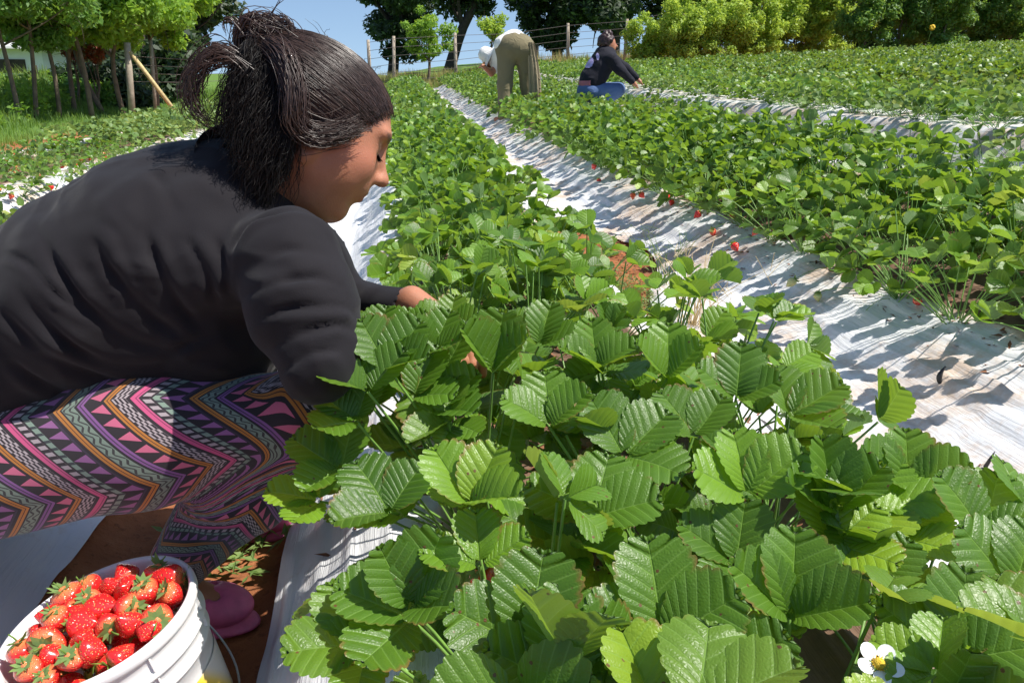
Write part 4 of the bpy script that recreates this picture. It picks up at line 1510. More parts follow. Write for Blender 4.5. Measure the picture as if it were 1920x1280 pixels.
# the bun: loops
for i in range(520):
    ax_ = rh.normal(size=3) + [0, 0, 1.2]; ax_ /= np.linalg.norm(ax_)
    p_ = np.cross(ax_, rh.normal(size=3)); p_ /= np.linalg.norm(p_); q2 = np.cross(ax_, p_)
    R_ = rh.uniform(.08, .15); a0 = rh.uniform(0, 6); al = rh.uniform(2, 5)
    c_ = BUN + [0, .03, 0] + rh.normal(0, .022, 3)
    aa = a0 + np.linspace(0, al, 14)
    strand(c_ + R_ * (np.cos(aa)[:, None] * p_ + np.sin(aa)[:, None] * q2), .0007, rh.uniform(.1, 1), .01)


def pxl(pts, dz=0.0):
    return np.array([head_local(atY(x, y, 1.075 + d)[None])[0] for (x, y, d) in pts])


# stray loops over the bun
for C, n_, sp_ in (([(450, 105, 0), (445, 70, 0), (458, 38, 0), (470, 28, 0), (468, 48, 0), (490, 62, 0), (515, 58, 0)], 34, .012),
                   ([(520, 110, 0), (512, 60, 0), (506, 35, 0), (520, 8, 0), (530, -6, 0)], 3, .006), ([(520, 100, 0), (540, 95, 0), (545, 65, 0), (530, 45, 0), (505, 52, 0)], 30, .022),
                   ([(535, 100, 0), (548, 70, 0), (540, 40, 0), (522, 32, 0)], 9, .01), ([(465, 70, 0), (440, 40, 0), (425, 42, 0), (428, 62, 0)], 8, .012),
                   ([(470, 60, 0), (500, 70, 0), (520, 62, 0), (530, 80, 0)], 26, .02)):
    L0 = pxl(C)
    for i in range(n_):
        strand(bez(L0 + rh.normal(0, sp_, 3) + rh.normal(0, sp_ * .4, L0.shape)), .0007, rh.uniform(.2, 1), .006)
# loose tail behind
for i in range(170):
    w_ = rh.normal(0, 1)
    C = np.array([(470, 125, 0), (432, 104 + 9 * w_, 0), (393, 108 + 12 * w_, 0), (366 + 9 * w_, 140 + 6 * w_, 0), (357 + 10 * w_, 178, 0), (368 + 9 * w_, 210, 0), (398 + 6 * w_, 236, 0)])
    C[0, 0] += rh.normal(0, 12); C[0, 1] += rh.normal(0, 9)
    C[:, 0] += rh.normal(0, 4, 7); C[:, 1] += rh.normal(0, 4, 7); C[:, 2] = rh.normal(0, .02)
    C = C[:int(rh.integers(4, 8))]
    strand(bez(pxl(C)), .0006, rh.uniform(.3, 1), rh.uniform(.01, .04))
# short flyaway hairs at the hairline and crown
for i in range(110):
    v = rh.normal(size=3); v /= np.linalg.norm(v)
    s0 = EC + ell_r(v[None])[0]
    if s0[1] < .235 + 1.28 * (s0[0] - .335) - .05: continue
    d_ = np.cross(v, rh.normal(size=3)) * .7 + v * rh.uniform(.1, .6) + (bd * .5)
    L = rh.uniform(.04, .13); ts = np.linspace(0, 1, 7)[:, None]
    strand(s0 + d_ * L * ts + rh.normal(0, .03, 3) * ts ** 2, .00035, rh.uniform(.3, 1), .01)
# baby hairs along the hairline
for i in range(420):
    f0 = rh.uniform(.0, .36); u0 = .235 + 1.28 * (f0 - .335) - rh.uniform(0, .05)
    s2 = 1 - ((f0 + .06) / .44) ** 2 - ((u0 - .065) / .31) ** 2
    if s2 <= 0.02: continue
    s0 = np.array([f0, u0, rh.choice([1, 1, -1]) * .338 * math.sqrt(s2)])
    d_ = np.array([-.5, .3 + rh.normal(0, .5), 0]) + rh.normal(0, .25, 3); L = rh.uniform(.05, .13); ts = np.linspace(0, 1, 6)[:, None]
    strand(s0 * 1.01 + d_ * L * ts + np.array([0, 0, .02]) * np.sign(s0[2]) * np.sin(3 * ts), .0003, rh.uniform(.2, .8), .006)
hs = link('strands', mh.mesh('strands', [M['hair'], M['hair_dark']]), hair_obj)
# lashes
ml = MB()
for sgn in (1, -1):
    for i in range(26):
        a = -.06 + .12 * i / 25
        p = np.array([.355 - 1.6 * a * a, -.045 - .3 * a * a, sgn * (.125 + a)])
        e = p + np.array([.038, -.022, sgn * a * .35]) * rh.uniform(.7, 1.1)
        m_ = (p + e) / 2 + [.004, -.008, 0]
        ml.tube(head_world([p, m_, e]) - PICK0, [.0006, .0005, .0002], 3, cap=False)
link('eyelashes', ml.mesh('eyelashes', [M['hair_base']]), picker)
# ------------------------------------------------------------------ bucket of berries
M['bucket'] = (lambda t: t.done(t.pbsdf(t.mix(t.noise(5, t.coord('Object'), 5), (.80, .79, .78), (.72, .70, .70)), .38, t.bump(t.noise(90, t.coord('Object'), 3), .06, .001),
               Subsurface_Weight=.25, Subsurface_Scale=.006, Subsurface_Radius=(1, .8, .75), Specular_IOR_Level=.4)))(NT('white_bucket_plastic'))
M['wire'] = simple_mat('galvanised_wire', (.55, .55, .56), .35, .1, 50, Metallic=.9)


def sticker_material():
    t = NT('striped_bucket_sticker')
    sx = t.n('SeparateXYZ'); t.set(sx.inputs[0], t.n('UVMap').outputs[0])
    v = t.math('ADD', sx.outputs[0], t.math('MULTIPLY', sx.outputs[1], .35))
    col = t.ramp(v, [(0, (.30, .50, .04)), (.20, (.85, .72, .04)), (.45, (.85, .20, .02)), (.62, (.75, .02, .02)), (.85, (.85, .60, .05)), (1, (.8, .75, .7))], 'EASE')
    return t.done(t.pbsdf(col, .3))


M['sticker'] = sticker_material()
BK = np.array([-.337, .866, 0.0]); BK[2] = float(terrain(BK[0], BK[1])) + .012
bucket = empty('bucket', BK); tag(bucket, 'white plastic bucket heaped with ripe strawberries in front of the crouching woman', 'bucket')
bucket.rotation_euler = (math.radians(3), math.radians(-13), 0); bucket.scale = (.935,) * 3
BH = .205
mb = MB()
prof = [(.0001, .004), (.100, .004), (.105, .0), (.107, .004), (.111, .10), (.1125, .128), (.116, .130), (.1175, .133), (.1165, .137), (.1145, .140), (.1155, .155), (.1195, .157), (.1215, .160), (.1205, .164), (.1165, .167),
        (.1170, .186), (.1215, .189), (.1235, .193), (.1235, .199), (.1215, .2035), (.1185, BH), (.1155, .2035), (.1135, .199), (.1130, .19), (.1085, .14), (.104, .02), (.0001, .015)]
mb.lathe(prof, 96)
body_b = link('bucket_body', mb.mesh('bucket_body', [M['bucket']]), bucket)
# ribs stiffening the skirt
for i in range(7):
    a = 2 * math.pi * i / 7 + .1
    for z0, z1, r in ((.1405, .1565, .1165), (.1675, .188, .1185)):
        c, s = math.cos(a), math.sin(a)
        mb = MB()
        mb.box((c * r, s * r, (z0 + z1) / 2), (.0022, .0012, (z1 - z0) / 2), R=[[c, -s, 0], [s, c, 0], [0, 0, 1]])
        link('rib', mb.mesh('rib', [M['bucket']], smooth=False), bucket)
mb = MB()
pts = [(.124 * math.cos(a) * 1.02, -.124 * math.cos(a) * 0 + .124 * math.sin(a), .0) for a in (0,)]
hb = []
for i in range(25):
    a = math.pi * i / 24
    hb.append((math.cos(a) * .122, math.sin(a) * .0 - math.sin(a) * .02, .150 - math.sin(a) * .0))
arc = []
for i in range(33):
    a = math.pi * i / 32
    arc.append(np.array([.030 + .125 * math.sin(a) * .95 + .022 * (1 - math.sin(a)) - .03, -.122 * math.cos(a), .148 - .125 * math.sin(a) ** .9]))
mb.tube(arc, .0016, 6)
link('handle', mb.mesh('handle', [M['wire']]), bucket)
mb = MB()
for s in (-1, 1):
    mb.box((.004, s * .1185, .148), (.010, .006, .011))
link('handle_lug', mb.mesh('handle_lug', [M['bucket']], smooth=False), bucket)
na, nz_ = 30, 10
V = []; U = []
for j in range(nz_):
    for i in range(na):
        a = math.radians(-75 + 100 * i / (na - 1)); z = .018 + .085 * j / (nz_ - 1)
        r = .107 + .004 * (z / .10) + .0014
        V.append((r * math.cos(a), r * math.sin(a), z)); U.append((i / (na - 1), j / (nz_ - 1)))
I = np.arange(na * nz_).reshape(nz_, na)
mb = MB(); mb.add(V, np.stack([I[:-1, :-1], I[:-1, 1:], I[1:, 1:], I[1:, :-1]], -1).reshape(-1, 4), None, U)
link('sticker', mb.mesh('sticker', [M['sticker']]), bucket)
bpy.context.view_layer.update()
Mb = np.array(Matrix.Translation(bucket.location) @ bucket.rotation_euler.to_matrix().to_4x4() @ Matrix.Scale(.935, 4))
rb = np.random.default_rng(12)
CAL_B = [calyx_mesh('calyx', rb, .0135) for _ in range(5)]
place = []
for layer, (zc_, rad, sep) in enumerate(((.166, .092, .028), (.195, .092, .0262))):
    tries = 0; pts = []
    while tries < 5000:
        tries += 1
        r = rad * math.sqrt(rb.random()); a = rb.uniform(0, 2 * math.pi)
        p = np.array([r * math.cos(a), r * math.sin(a)])
        if all(np.hypot(*(p - q)) > sep for q in pts): pts.append(p)
    for p in pts:
        dome = .018 * (1 - (np.hypot(*p) / .1) ** 2) if layer else 0
        place.append((p[0], p[1], zc_ + dome + rb.uniform(-.006, .007), layer))
kinds = {True: ['ripe strawberry with its green calyx up on the heap in the bucket'], False: ['glossy red strawberry lying in the bucket']}
SECT = ['right rim', 'right rear rim', 'rear rim', 'left rear rim', 'left rim', 'left front rim', 'front rim', 'right front rim']
used_lab = {}
for (x, y, z, layer) in place:
    up = layer and rb.random() < .42
    R = Matrix.Rotation(rb.uniform(0, 6.28), 3, 'Z') @ (Matrix.Rotation(rb.uniform(-.75, .75), 3, 'X') if up else Matrix.Rotation(rb.uniform(1.2, 2.9), 3, 'X')) @ Matrix.Rotation(rb.uniform(0, 6.28), 3, 'Z')
    sc = rb.uniform(.88, 1.22)
    off = np.array(R @ Vector((0, 0, .017 * sc)))
    W4 = Matrix(Mb.tolist()) @ Matrix.Translation(Vector((x, y, z)) + Vector(off)) @ R.to_4x4() @ Matrix.Scale(sc, 4)
    o = link('strawberry', BERRY[int(rb.integers(7))]); o.matrix_world = W4
    where = SECT[int(round(math.atan2(y, x) / (math.pi / 4))) % 8] if math.hypot(x, y) > .045 else 'middle of the heap'
    lab_ = ('%s red strawberry %s near the bucket\'s %s' % ('large' if sc > 1.06 else 'small', 'showing its green calyx' if up else 'with its calyx turned away', where)) if layer else \
        ('red strawberry lying lower in the heap near the bucket\'s %s' % where)
    tag(o, lab_.replace("bucket's middle of the heap", 'middle of the bucket'), 'strawberry',
        'strawberries heaped in the bucket')
    c = link('calyx', CAL_B[int(rb.integers(5))], o)
    c.scale = (rb.uniform(.9, 1.25),) * 3

# ------------------------------------------------------------------ fruit and flowers on the plants
allroots = near_roots + near2 + mids
rr_ = np.random.default_rng(31)


def nearest_root(P):
    return min(allroots, key=lambda r: (r.location.x - P[0]) ** 2 + (r.location.y - P[1]) ** 2)


for (fx, fy, fz, kind, sc) in ((1375, 458, .16, 0, 1.3), (1335, 432, .16, 0, 1.2), (1618, 590, .13, 0, 1.0), (1822, 632, .14, 0, 1.2), (1884, 645, .14, 1, 1.0), (1490, 525, .17, 2, 1.2), (1533, 550, .15, 2, 1.0),
                               (1145, 728, .30, 0, 1.1), (1236, 356, .14, 0, 1.3), (1275, 412, .13, 1, 1.3), (896, 1068, .30, 0, 1.1), (940, 1070, .30, 0, 1.2), (1060, 1110, .29, 0, 1.2), (1083, 1138, .27, 1, 1.1),
                               (1190, 352, .14, 0, 1.2), (1140, 340, .14, 0, 1.2), (1080, 325, .14, 0, 1.2), (1018, 300, .14, 0, 1.4), (1340, 400, .2, 1, 1.1), (1515, 395, .22, 0, 1.2), (1735, 232, .42, 0, 1.8), (1590, 205, .40, 0, 1.8),
                               (1655, 215, .4, 1, 1.8), (1720, 560, .2, 0, 1.0), (1245, 375, .18, 0, 1.2), (945, 262, .14, 0, 1.5), (1420, 430, .22, 0, 1.1)):
    P = atZ(fx, fy, fz)
    add_fruit(nearest_root(P), P, kind, rr_, sc)
for r_ in mids:
    if r_.location.x < -.5 and rr_.random() < .7:
        for _ in range(int(rr_.integers(1, 4))):
            a = rr_.uniform(0, 6.28)
            add_fruit(r_, np.array(r_.location) + [math.cos(a) * .2, math.sin(a) * .2, .05], int(rr_.integers(0, 2)), rr_, 1.2)
    elif 1.3 < r_.location.x < 1.6 and rr_.random() < .8:
        for _k in range(2):
            add_fruit(r_, np.array(r_.location) + [-.2 + rr_.uniform(-.03, .03), rr_.uniform(-.13, .13), .05], 0 if rr_.random() < .8 else 1, rr_, 1.25)
fl = atZ(1648, 1245, .385)
fr = nearest_root(fl); fr['label'] = 'strawberry plant bearing the single open white flower at the bottom right'
flower_parts(fr, Vector(fl - np.array(fr.location)), np.array([-.1, -.45, 1.0]) / 1.1, .0138)
mb = MB(); l_ = fl - np.array(fr.location)
mb.tube([(0, 0, 0), l_ * .5 + [0, 0, .05], l_ - [0, 0, .003]], .0012, 5); link('flower_stalk', mb.mesh('flower_stalk', [M['stem']]), fr)
for (bx, by, bz) in ((1090, 880, .37), (1132, 878, .37), (955, 1020, .36)):
    P = atZ(bx, by, bz); r_ = nearest_root(P)
    b = link('flower_bud', CAL_B[0], r_, P - np.array(r_.location), (.2, -.6, 0), (1.0,) * 3)
    mb = MB(); l_ = P - np.array(r_.location)
    mb.tube([(0, 0, 0), l_ * .5 + [0, 0, .06], l_ - [0, 0, .002]], .0011, 4); link('flower_stalk', mb.mesh('flower_stalk', [M['stem']]), r_)

# ------------------------------------------------------------------ things lying on the plastic
M['black'] = simple_mat('black_plastic', (.012, .012, .013), .45, .2, 80)
M['straw'] = simple_mat('dry_straw', (.55, .42, .20), .7, .25, 40)
M['litter'] = simple_mat('dead_leaves', (.20, .085, .04), .85, .35, 60, .4)
M['weed'] = leaf_material('weed_leaf', (.09, .17, .03), (.26, .36, .10), (.35, .5, .08), .3, .55, spots=False, veins=False)


def on_ground(px_, py_, z=.06):
    for _ in range(14):
        P = atZ(px_, py_, z); z = .6 * z + .4 * (float(terrain(P[0], P[1])) + .03)
    return atZ(px_, py_, z)


P = on_ground(1765, 718)
mb = MB()
n = 16; V = []; 
for i in range(n):
    t = i / (n - 1); w = .012 * math.sin(math.pi * min(1, t * .92 + .06)) ** .7
    c = _rt * (.016 * (1 - math.cos((t - .45) * 2.6)) - .004) + np.array([0, 0, 1.0]) * (.050 * (t - .1)) + np.array([0, .01, 0]) * t
    V += [c - _rt * w * .6, c + np.array([0, -.004, 0]), c + _rt * w * .6, c + np.array([0, .003, 0])]
I = np.arange(n * 4).reshape(n, 4)
mb.add(V, np.stack([I[:-1], np.roll(I, -1, 1)[:-1], np.roll(I, -1, 1)[1:], I[1:]], -1).reshape(-1, 4))
tag(link('plastic_flap', mb.mesh('plastic_flap', [M['black']]), None, P - [0, 0, .006]), 'curled black strip of plastic standing up from the white sheet', 'plastic scrap')
P = on_ground(1848, 872)
mb = MB()
up_ = _rt * .38 + np.array([0, 0, 1.0])
mb.tube([P * 0, up_ * .016, up_ * .034 + [0, 0, .001]], [.0045, .0035, .0008], 6)
pg = link('peg', mb.mesh('peg', [M['black']]), None, P - [0, 0, .004]); tag(pg, 'small black peg poking out of a crumb of soil on the white sheet', 'peg')
rl = np.random.default_rng(3)


def scatter_litter(name, label, cx, cy, sx, sy, n, mat, smin_, smax_, group=None, flat=.4):
    mb = MB()
    for i in range(n):
        x = rl.normal(cx, sx); y = rl.normal(cy, sy); z = float(terrain(x, y)) + .018
        L = rl.uniform(smin_, smax_); a = rl.uniform(0, 6.28); w = L * rl.uniform(.15, .5)
        d = np.array([math.cos(a), math.sin(a), rl.uniform(-.1, flat)]); s = np.array([-math.sin(a), math.cos(a), rl.uniform(-.3, .3)])
        c = np.array([x, y, z + rl.uniform(0, .01)])
        mb.add([c - d * L, c - s * w + [0, 0, .2 * L], c + d * L, c + s * w + [0, 0, .1 * L]], [(0, 1, 2, 3)], None, None, rl.random())
    return tag(link(name, mb.mesh(name, [mat], smooth=False)), label, None, group, 'stuff')


s1 = atZ(1150, 470, .02)
scatter_litter('dead_leaves', 'red-brown crumbled leaves on bare soil beside the path', s1[0], s1[1], .06, .32, 240, M['litter'], .006, .02)
s2 = atZ(1190, 540, .03)
scatter_litter('ground_weeds', 'low weeds growing at the torn edge of the path', s2[0] - .02, s2[1] - .05, .07, .22, 1500, M['weed'], .004, .012, flat=1.0)
s3 = atZ(455, 1010, .0)
scatter_litter('ground_weeds', 'small weeds on the sunlit soil below the woman', s3[0], s3[1], .05, .09, 260, M['weed'], .008, .02, flat=.8)
s4 = atZ(1130, 1200, .16)
scatter_litter('dead_leaves', 'dry leaf litter under the nearest strawberry plants', s4[0] + .1, s4[1] + .5, .22, .6, 900, M['litter'], .006, .022)
scatter_litter('dead_leaves', 'dry leaf litter under the edge of the wide right row', 1.46, 3.0, .07, 1.2, 900, M['litter'], .006, .022)
scatter_litter('soil_crumbs', 'crumbs of soil round the black peg', P[0], P[1], .006, .006, 26, M['litter'], .002, .005)


def grass_tuft(name, label, pos, n, h, spread, mat, r=.0006, lean=.35, cat='grass tuft'):
    mb = MB()
    for i in range(n):
        a = rl.uniform(0, 6.28); b = np.array([math.cos(a), math.sin(a), 0]) * rl.uniform(0, spread)
        H = h * rl.uniform(.5, 1.1); l = rl.normal(0, lean, 2) * H
        pts = [b, b + [l[0] * .35, l[1] * .35, H * .55], b + [l[0], l[1], H]]
        mb.tube(bez(pts, 7), [r * 1.3, r * 1.2, r, r, r * .9, r * .7, r * .4], 3, A=rl.random(), cap=False)
        if rl.random() < .5:   # seed head branches
            for k in range(3):
                e = np.array(pts[2]) ; d = rl.normal(0, .03, 3) + [0, 0, .03]
                mb.tube([e - d * .2 - [0, 0, .02 * k], e + d - [0, 0, .02 * k]], r * .8, 3, A=.8, cap=False)
    return tag(link(name, mb.mesh(name, [mat]), None, pos), label, cat)


grass_tuft('grass_tuft', 'wispy dry grass tuft with thin seed stalks at the edge of the path', on_ground(1300, 610) + [0, 0, -.02], 44, .26, .05, M['straw'], .0012)
grass_tuft('grass_tuft', 'thin green grass stalks standing over the torn path edge', on_ground(1245, 530) + [0, 0, -.02], 34, .2, .06, M['weed'], .0011)
# ------------------------------------------------------------------ the two far pickers
def far_person(label, org):
    o = empty('person', org); tag(o, label, 'person'); return o


def fig_part(root, name, f, lo, hi, h, mat, attrs=None):
    V, Q = surface_nets(f, lo, hi, h)
    V = relax(V, Q, 2)
    N = vnormals(V, Q)
    return V, Q, N


def put(root, name, V, Q, mat, parent=None):
    return link(name, mesh_np(name, V - np.array(root.location), Q, attrs={'lip': np.zeros(len(V)), 'cheek': np.zeros(len(V)), 'hairy': np.zeros(len(V))}, mats=[mat]), parent or root)


M['olive'] = cloth_material('olive_trousers', (.155, .13, .072), (.21, .18, .105), 300, sheen=.1)
M['tan'] = cloth_material('tan_shawl', (.30, .24, .15), (.38, .31, .20), 300, sheen=.1)
M['white_cloth'] = cloth_material('white_cotton', (.72, .70, .66), (.80, .79, .76), 300, sheen=.1)
M['hoodie'] = cloth_material('black_hoodie', (.010, .010, .016), (.018, .018, .027), 300, sheen=.05)
M['denim'] = cloth_material('blue_denim', (.055, .10, .22), (.11, .18, .36), 300, sheen=.1)
M['pinkshirt'] = cloth_material('dusty_pink_shirt', (.40, .13, .17), (.50, .18, .22), 300, sheen=.1)
M['lilac'] = simple_mat('lilac_print', (.42, .36, .62), .7, .25, 30)
YM = 11.0


def A(x, y, dy=0.0, Y=YM):
    return atY(x, y, Y + dy)


# man bending down to pick, seen from behind
gm = float(terrain(A(965, 150)[0], YM))
man = far_person('bending person in olive trousers and white hat seen from behind in the wide row', (float(A(965, 150)[0]), YM, gm))
hipL, hipR = A(950, 96), A(983, 96)
footL = np.array([A(947, 190)[0] - .01, YM - .03, gm - .02]); footR = np.array([A(994, 190)[0], YM + .05, gm - .02])
kneeL, kneeR = hipL * .5 + footL * .5 + [-.01, .03, 0], hipR * .5 + footR * .5 + [.01, .05, 0]
shM = A(938, 112, .42); hdM = A(917, 108, .50)


def f_tr(P):
    d = sd_ell(P, (hipL + hipR) / 2 + np.array([0, .02, .04]), (.265, .21, .19))
    for h_, k_, f_ in ((hipL, kneeL, footL), (hipR, kneeR, footR)):
        d = smin(d, smin(sd_cone(P, h_, k_, .125, .098), sd_cone(P, k_, f_, .098, .085), .04), .05)
    return d


def f_shirt(P):
    d = sd_cone((P - [0, 0, 0]), (hipL + hipR) / 2 + np.array([-.01, .06, .095]), shM, .175, .16)
    d = smin(d, sd_ell(P, A(950, 84, .02), (.17, .14, .13)), .05)
    return smin(d, sd_cone(P, shM, A(931, 130, .35), .085, .06), .04)


def f_bodyM(P):
    d = sd_cone(P, (hipL + hipR) / 2, shM, .14, .13)
    d = smin(d, sd_cone(P, shM, hdM, .06, .055), .04)
    d = smin(d, sd_ell(P, hdM + [-.01, 0, -.03], (.085, .10, .11)), .03)
    for off in (0, .16):
        s = shM + np.array([off * .3, off, -.03]); e = A(921, 138, .30 + off); w = A(908, 126, .22 + off)
        d = smin(d, smin(sd_cone(P, s, e, .05, .042), sd_cone(P, e, w, .042, .03), .02), .02)
        d = smin(d, sd_cone(P, w, w + (w - e) * .25, .03, .025), .01)
        for k in range(4):
            q0 = w + (w - e) * .25 + np.array([0, (k - 1.5) * .018, 0])
            d = smin(d, sd_cone(P, q0, q0 + np.array([-.05, 0, -.035 + .004 * k]), .010, .008), .006)
    for h_, k_, f_ in ((hipL, kneeL, footL), (hipR, kneeR, footR)):
        d = smin(d, smin(sd_cone(P, h_, k_, .09, .06), sd_cone(P, k_, f_, .06, .04), .02), .03)
        d = smin(d, sd_cone(P, f_ + [0, 0, -.01], f_ + [-.10, .12, -.02], .045, .035), .02)
    return d


c_ = (hipL + hipR) / 2
for nm, f_, mt in (('body', f_bodyM, M['skin']), ('trousers', f_tr, M['olive']), ('shirt', f_shirt, M['white_cloth'])):
    V_, Q_ = surface_nets(f_, c_ - [.75, .7, 1.3], c_ + [.6, 1.0, .6], .014)
    V_ = relax(V_, Q_, 1); N_ = vnormals(V_, Q_)
    if nm == 'trousers':
        V_ = V_ + N_ * (.010 * noise2(np.arctan2(V_[:, 0] - c_[0], V_[:, 1] - c_[1]) * 4 + V_[:, 0] * 22, V_[:, 2] * 3, 5))[:, None]
    put(man, nm, V_, Q_, mt)
# shawl hanging at the right side
mb = MB(); rows = 16; cols = 12; V = []
for j in range(rows):
    t = j / (rows - 1)
    c = A(993 + 10 * t + 3 * math.sin(3 * t), 80 + 108 * t, -.10 + .04 * t)
    for i in range(cols):
        s = i / (cols - 1) - .5
        V.append(c + np.array([s * (.12 + .06 * t), .05 * math.cos(s * 3.1) * -1 + .02 * math.sin(s * 22 + 2 * t), 0]))
n0 = len(V)
V += [v + np.array([0, .012, 0]) for v in V]
I = np.arange(n0).reshape(rows, cols)
Qs = np.stack([I[:-1, :-1], I[:-1, 1:], I[1:, 1:], I[1:, :-1]], -1).reshape(-1, 4)
mb.add(np.array(V) - np.array(man.location), np.concatenate([Qs, Qs[:, ::-1] + n0]))
link('shawl', mb.mesh('shawl', [M['tan']]), man)
mb = MB()
hm = Matrix.Translation(hdM - np.array(man.location) + [-.01, -.02, .02]) @ Matrix.Rotation(math.radians(-62), 4, 'Y') @ Matrix.Rotation(math.radians(-10), 4, 'X')
mb.lathe([(.0001, .14), (.05, .135), (.09, .10), (.105, .04), (.11, .0), (.15, -.02), (.19, -.045), (.188, -.05), (.145, -.028), (.10, -.01), (.0001, -.0)], 28, M=np.array(hm))
link('hat', mb.mesh('hat', [M['white_cloth']]), man)

# woman kneeling in black hoodie
YW = 9.9
gw = float(terrain(A(1125, 150, 0, YW)[0], YW))
w2 = far_person('kneeling woman in black hoodie with lilac back print and blue jeans in the far furrow', (float(A(1125, 150, 0, YW)[0]), YW, gw))
B = lambda x, y, dy=0.0: atY(x, y, YW + dy)
pel = B(1105, 163); ch = B(1133, 112); nk = B(1139, 98); hd = B(1141, 83)
shN, shF = B(1146, 112, -.16), B(1146, 110, .17)


def f_hood(P):
    d = smin(sd_cone((P - [0, YW, 0]) * [1, .8, 1] + [0, YW, 0], pel + [.02, 0, .05], ch, .155, .15), sd_cone(P, ch, nk, .12, .085), .05)
    for s, e, w in ((shN, B(1163, 132, -.22), B(1184, 152, -.2)), (shF, B(1172, 128, .18), B(1192, 146, .15))):
        d = smin(d, smin(sd_cone(P, s, e, .078, .062), sd_cone(P, e, w, .06, .042), .03), .03)
    return smin(d, sd_ell(P, nk + [-.06, 0, .01], (.09, .11, .055)), .03)


knN, knF = B(1158, 168, -.12), B(1160, 166, .16)


def f_jeans(P):
    d = sd_ell(P, pel + [-.0, 0, -.05], (.15, .19, .13))
    for h_, k_ in ((pel + [0, -.1, -.05], knN), (pel + [0, .1, -.05], knF)):
        d = smin(d, sd_cone(P, h_, k_, .10, .075), .04)
        ft = k_ + [-.33, 0, -.22]; ft[2] = gw + .07
        d = smin(d, sd_cone(P, k_ + [0, 0, -.02], ft, .08, .055), .03)
    return d


def f_bodyW(P):
    d = sd_cone(P, pel, ch, .13, .12)
    d = smin(d, sd_cone(P, ch, hd, .06, .055), .04)
    d = smin(d, sd_ell(P, hd + [.0, 0, .0], (.085, .075, .105)), .03)
    d = smin(d, sd_ell(P, hd + [.045, 0, -.045], (.045, .05, .05)), .02)
    d = smin(d, sd_cone(P, hd + [.08, 0, .0], hd + [.103, 0, -.025], .012, .016), .01)
    for s, e, w in ((shN, B(1163, 132, -.22), B(1184, 152, -.2)), (shF, B(1172, 128, .18), B(1192, 146, .15))):
        d = smin(d, smin(sd_cone(P, s, e, .05, .042), sd_cone(P, e, w, .042, .03), .02), .02)
        f = (w - e) / np.linalg.norm(w - e)
        d = smin(d, sd_cone(P, w, w + f * .07, .03, .026), .01)
        for k in range(4):
            q0 = w + f * .07 + np.array([0, (k - 1.5) * .018, 0])
            d = smin(d, sd_cone(P, q0, q0 + f * .045 + [0, 0, -.015], .010, .008), .006)
    for k_ in (knN, knF):
        d = smin(d, sd_cone(P, pel + [0, 0, -.05], k_, .08, .06), .03)
        ft = k_ + [-.33, 0, -.22]; ft[2] = gw + .06
        d = smin(d, sd_cone(P, k_, ft, .05, .04), .03)
        d = smin(d, sd_cone(P, ft, ft + [-.10, 0, .02], .04, .03), .02)
    return d


def f_hair2(P):
    d = sd_ell(P, hd + [-.030, 0, .025], (.105, .095, .105))
    d = smin(d, sd_ell(P, hd + [-.01, 0, .115], (.055, .055, .045)), .03)
    d = smax(d, (P - hd - [.055, 0, .05]) @ np.array([.8, 0, -.6]), .02)
    return d


for nm, f_, mt in (('body', f_bodyW, M['skin']), ('hoodie', f_hood, M['hoodie']), ('jeans', f_jeans, M['denim']), ('hair', f_hair2, M['hair_base'])):
    V_, Q_ = surface_nets(f_, ch - [.75, .6, 1.05], ch + [.65, .6, .55], .012)
    V_ = relax(V_, Q_, 1); N_ = vnormals(V_, Q_)
    if nm == 'hair':
        V_ = V_ + N_ * (.012 * noise2(V_[:, 0] * 40, V_[:, 2] * 40 + V_[:, 1] * 30, 5))[:, None]
        M['hair2'] = simple_mat('dark_auburn_hair', (.035, .014, .014), .5, .5, 60); mt = M['hair2']
    if nm == 'hoodie':
        V_ = V_ + N_ * (.010 * noise2(V_[:, 0] * 9 + V_[:, 2] * 7, V_[:, 2] * 13, 5))[:, None]
        HV, HQ, HN = V_, Q_, N_
    ob = put(w2, nm, V_, Q_, mt)
    if nm == 'hoodie': hood = ob
# print on the back and shirt tail: patches lifted off the hoodie surface
d_ = HV - _C; zc = d_ @ _fw; pu = 960 + F_PX * (d_ @ _rt) / zc; pv = 640 - F_PX * (d_ @ _up) / zc
near_ = (HN @ _fw < -.1)
for nm, mk, mt in (('back_print', (((pu - 1103) / 11) ** 2 + ((pv - 116) / 13) ** 2 < 1) | (((pu - 1121) / 4) ** 2 + ((pv - 107) / 8) ** 2 < 1), M['lilac']),
                   ('shirt_tail', (pu < 1108) & (pv > 150) & (pu > 1075), M['pinkshirt'])):
    V3, Q3, _u = drop_faces(HV + HN * .004, HQ, mk & near_)
    if len(Q3): put(w2, nm, V3, Q3, mt, hood if nm == 'back_print' else None)

# ------------------------------------------------------------------ trees, bushes, fence, grass
M['bark'] = simple_mat('grey_brown_bark', (.15, .11, .075), .9, .35, 12, .6)
M['bark_dark'] = simple_mat('dark_bark', (.05, .038, .030), .9, .3, 12, .6)
M['wood'] = simple_mat('weathered_post_wood', (.36, .30, .23), .85, .25, 14, .5)


def tree_leaf_mat(name, base, lite, trans, tf=.35):
    return leaf_material(name, base, lite, trans, tf, .5, spots=False, veins=False)


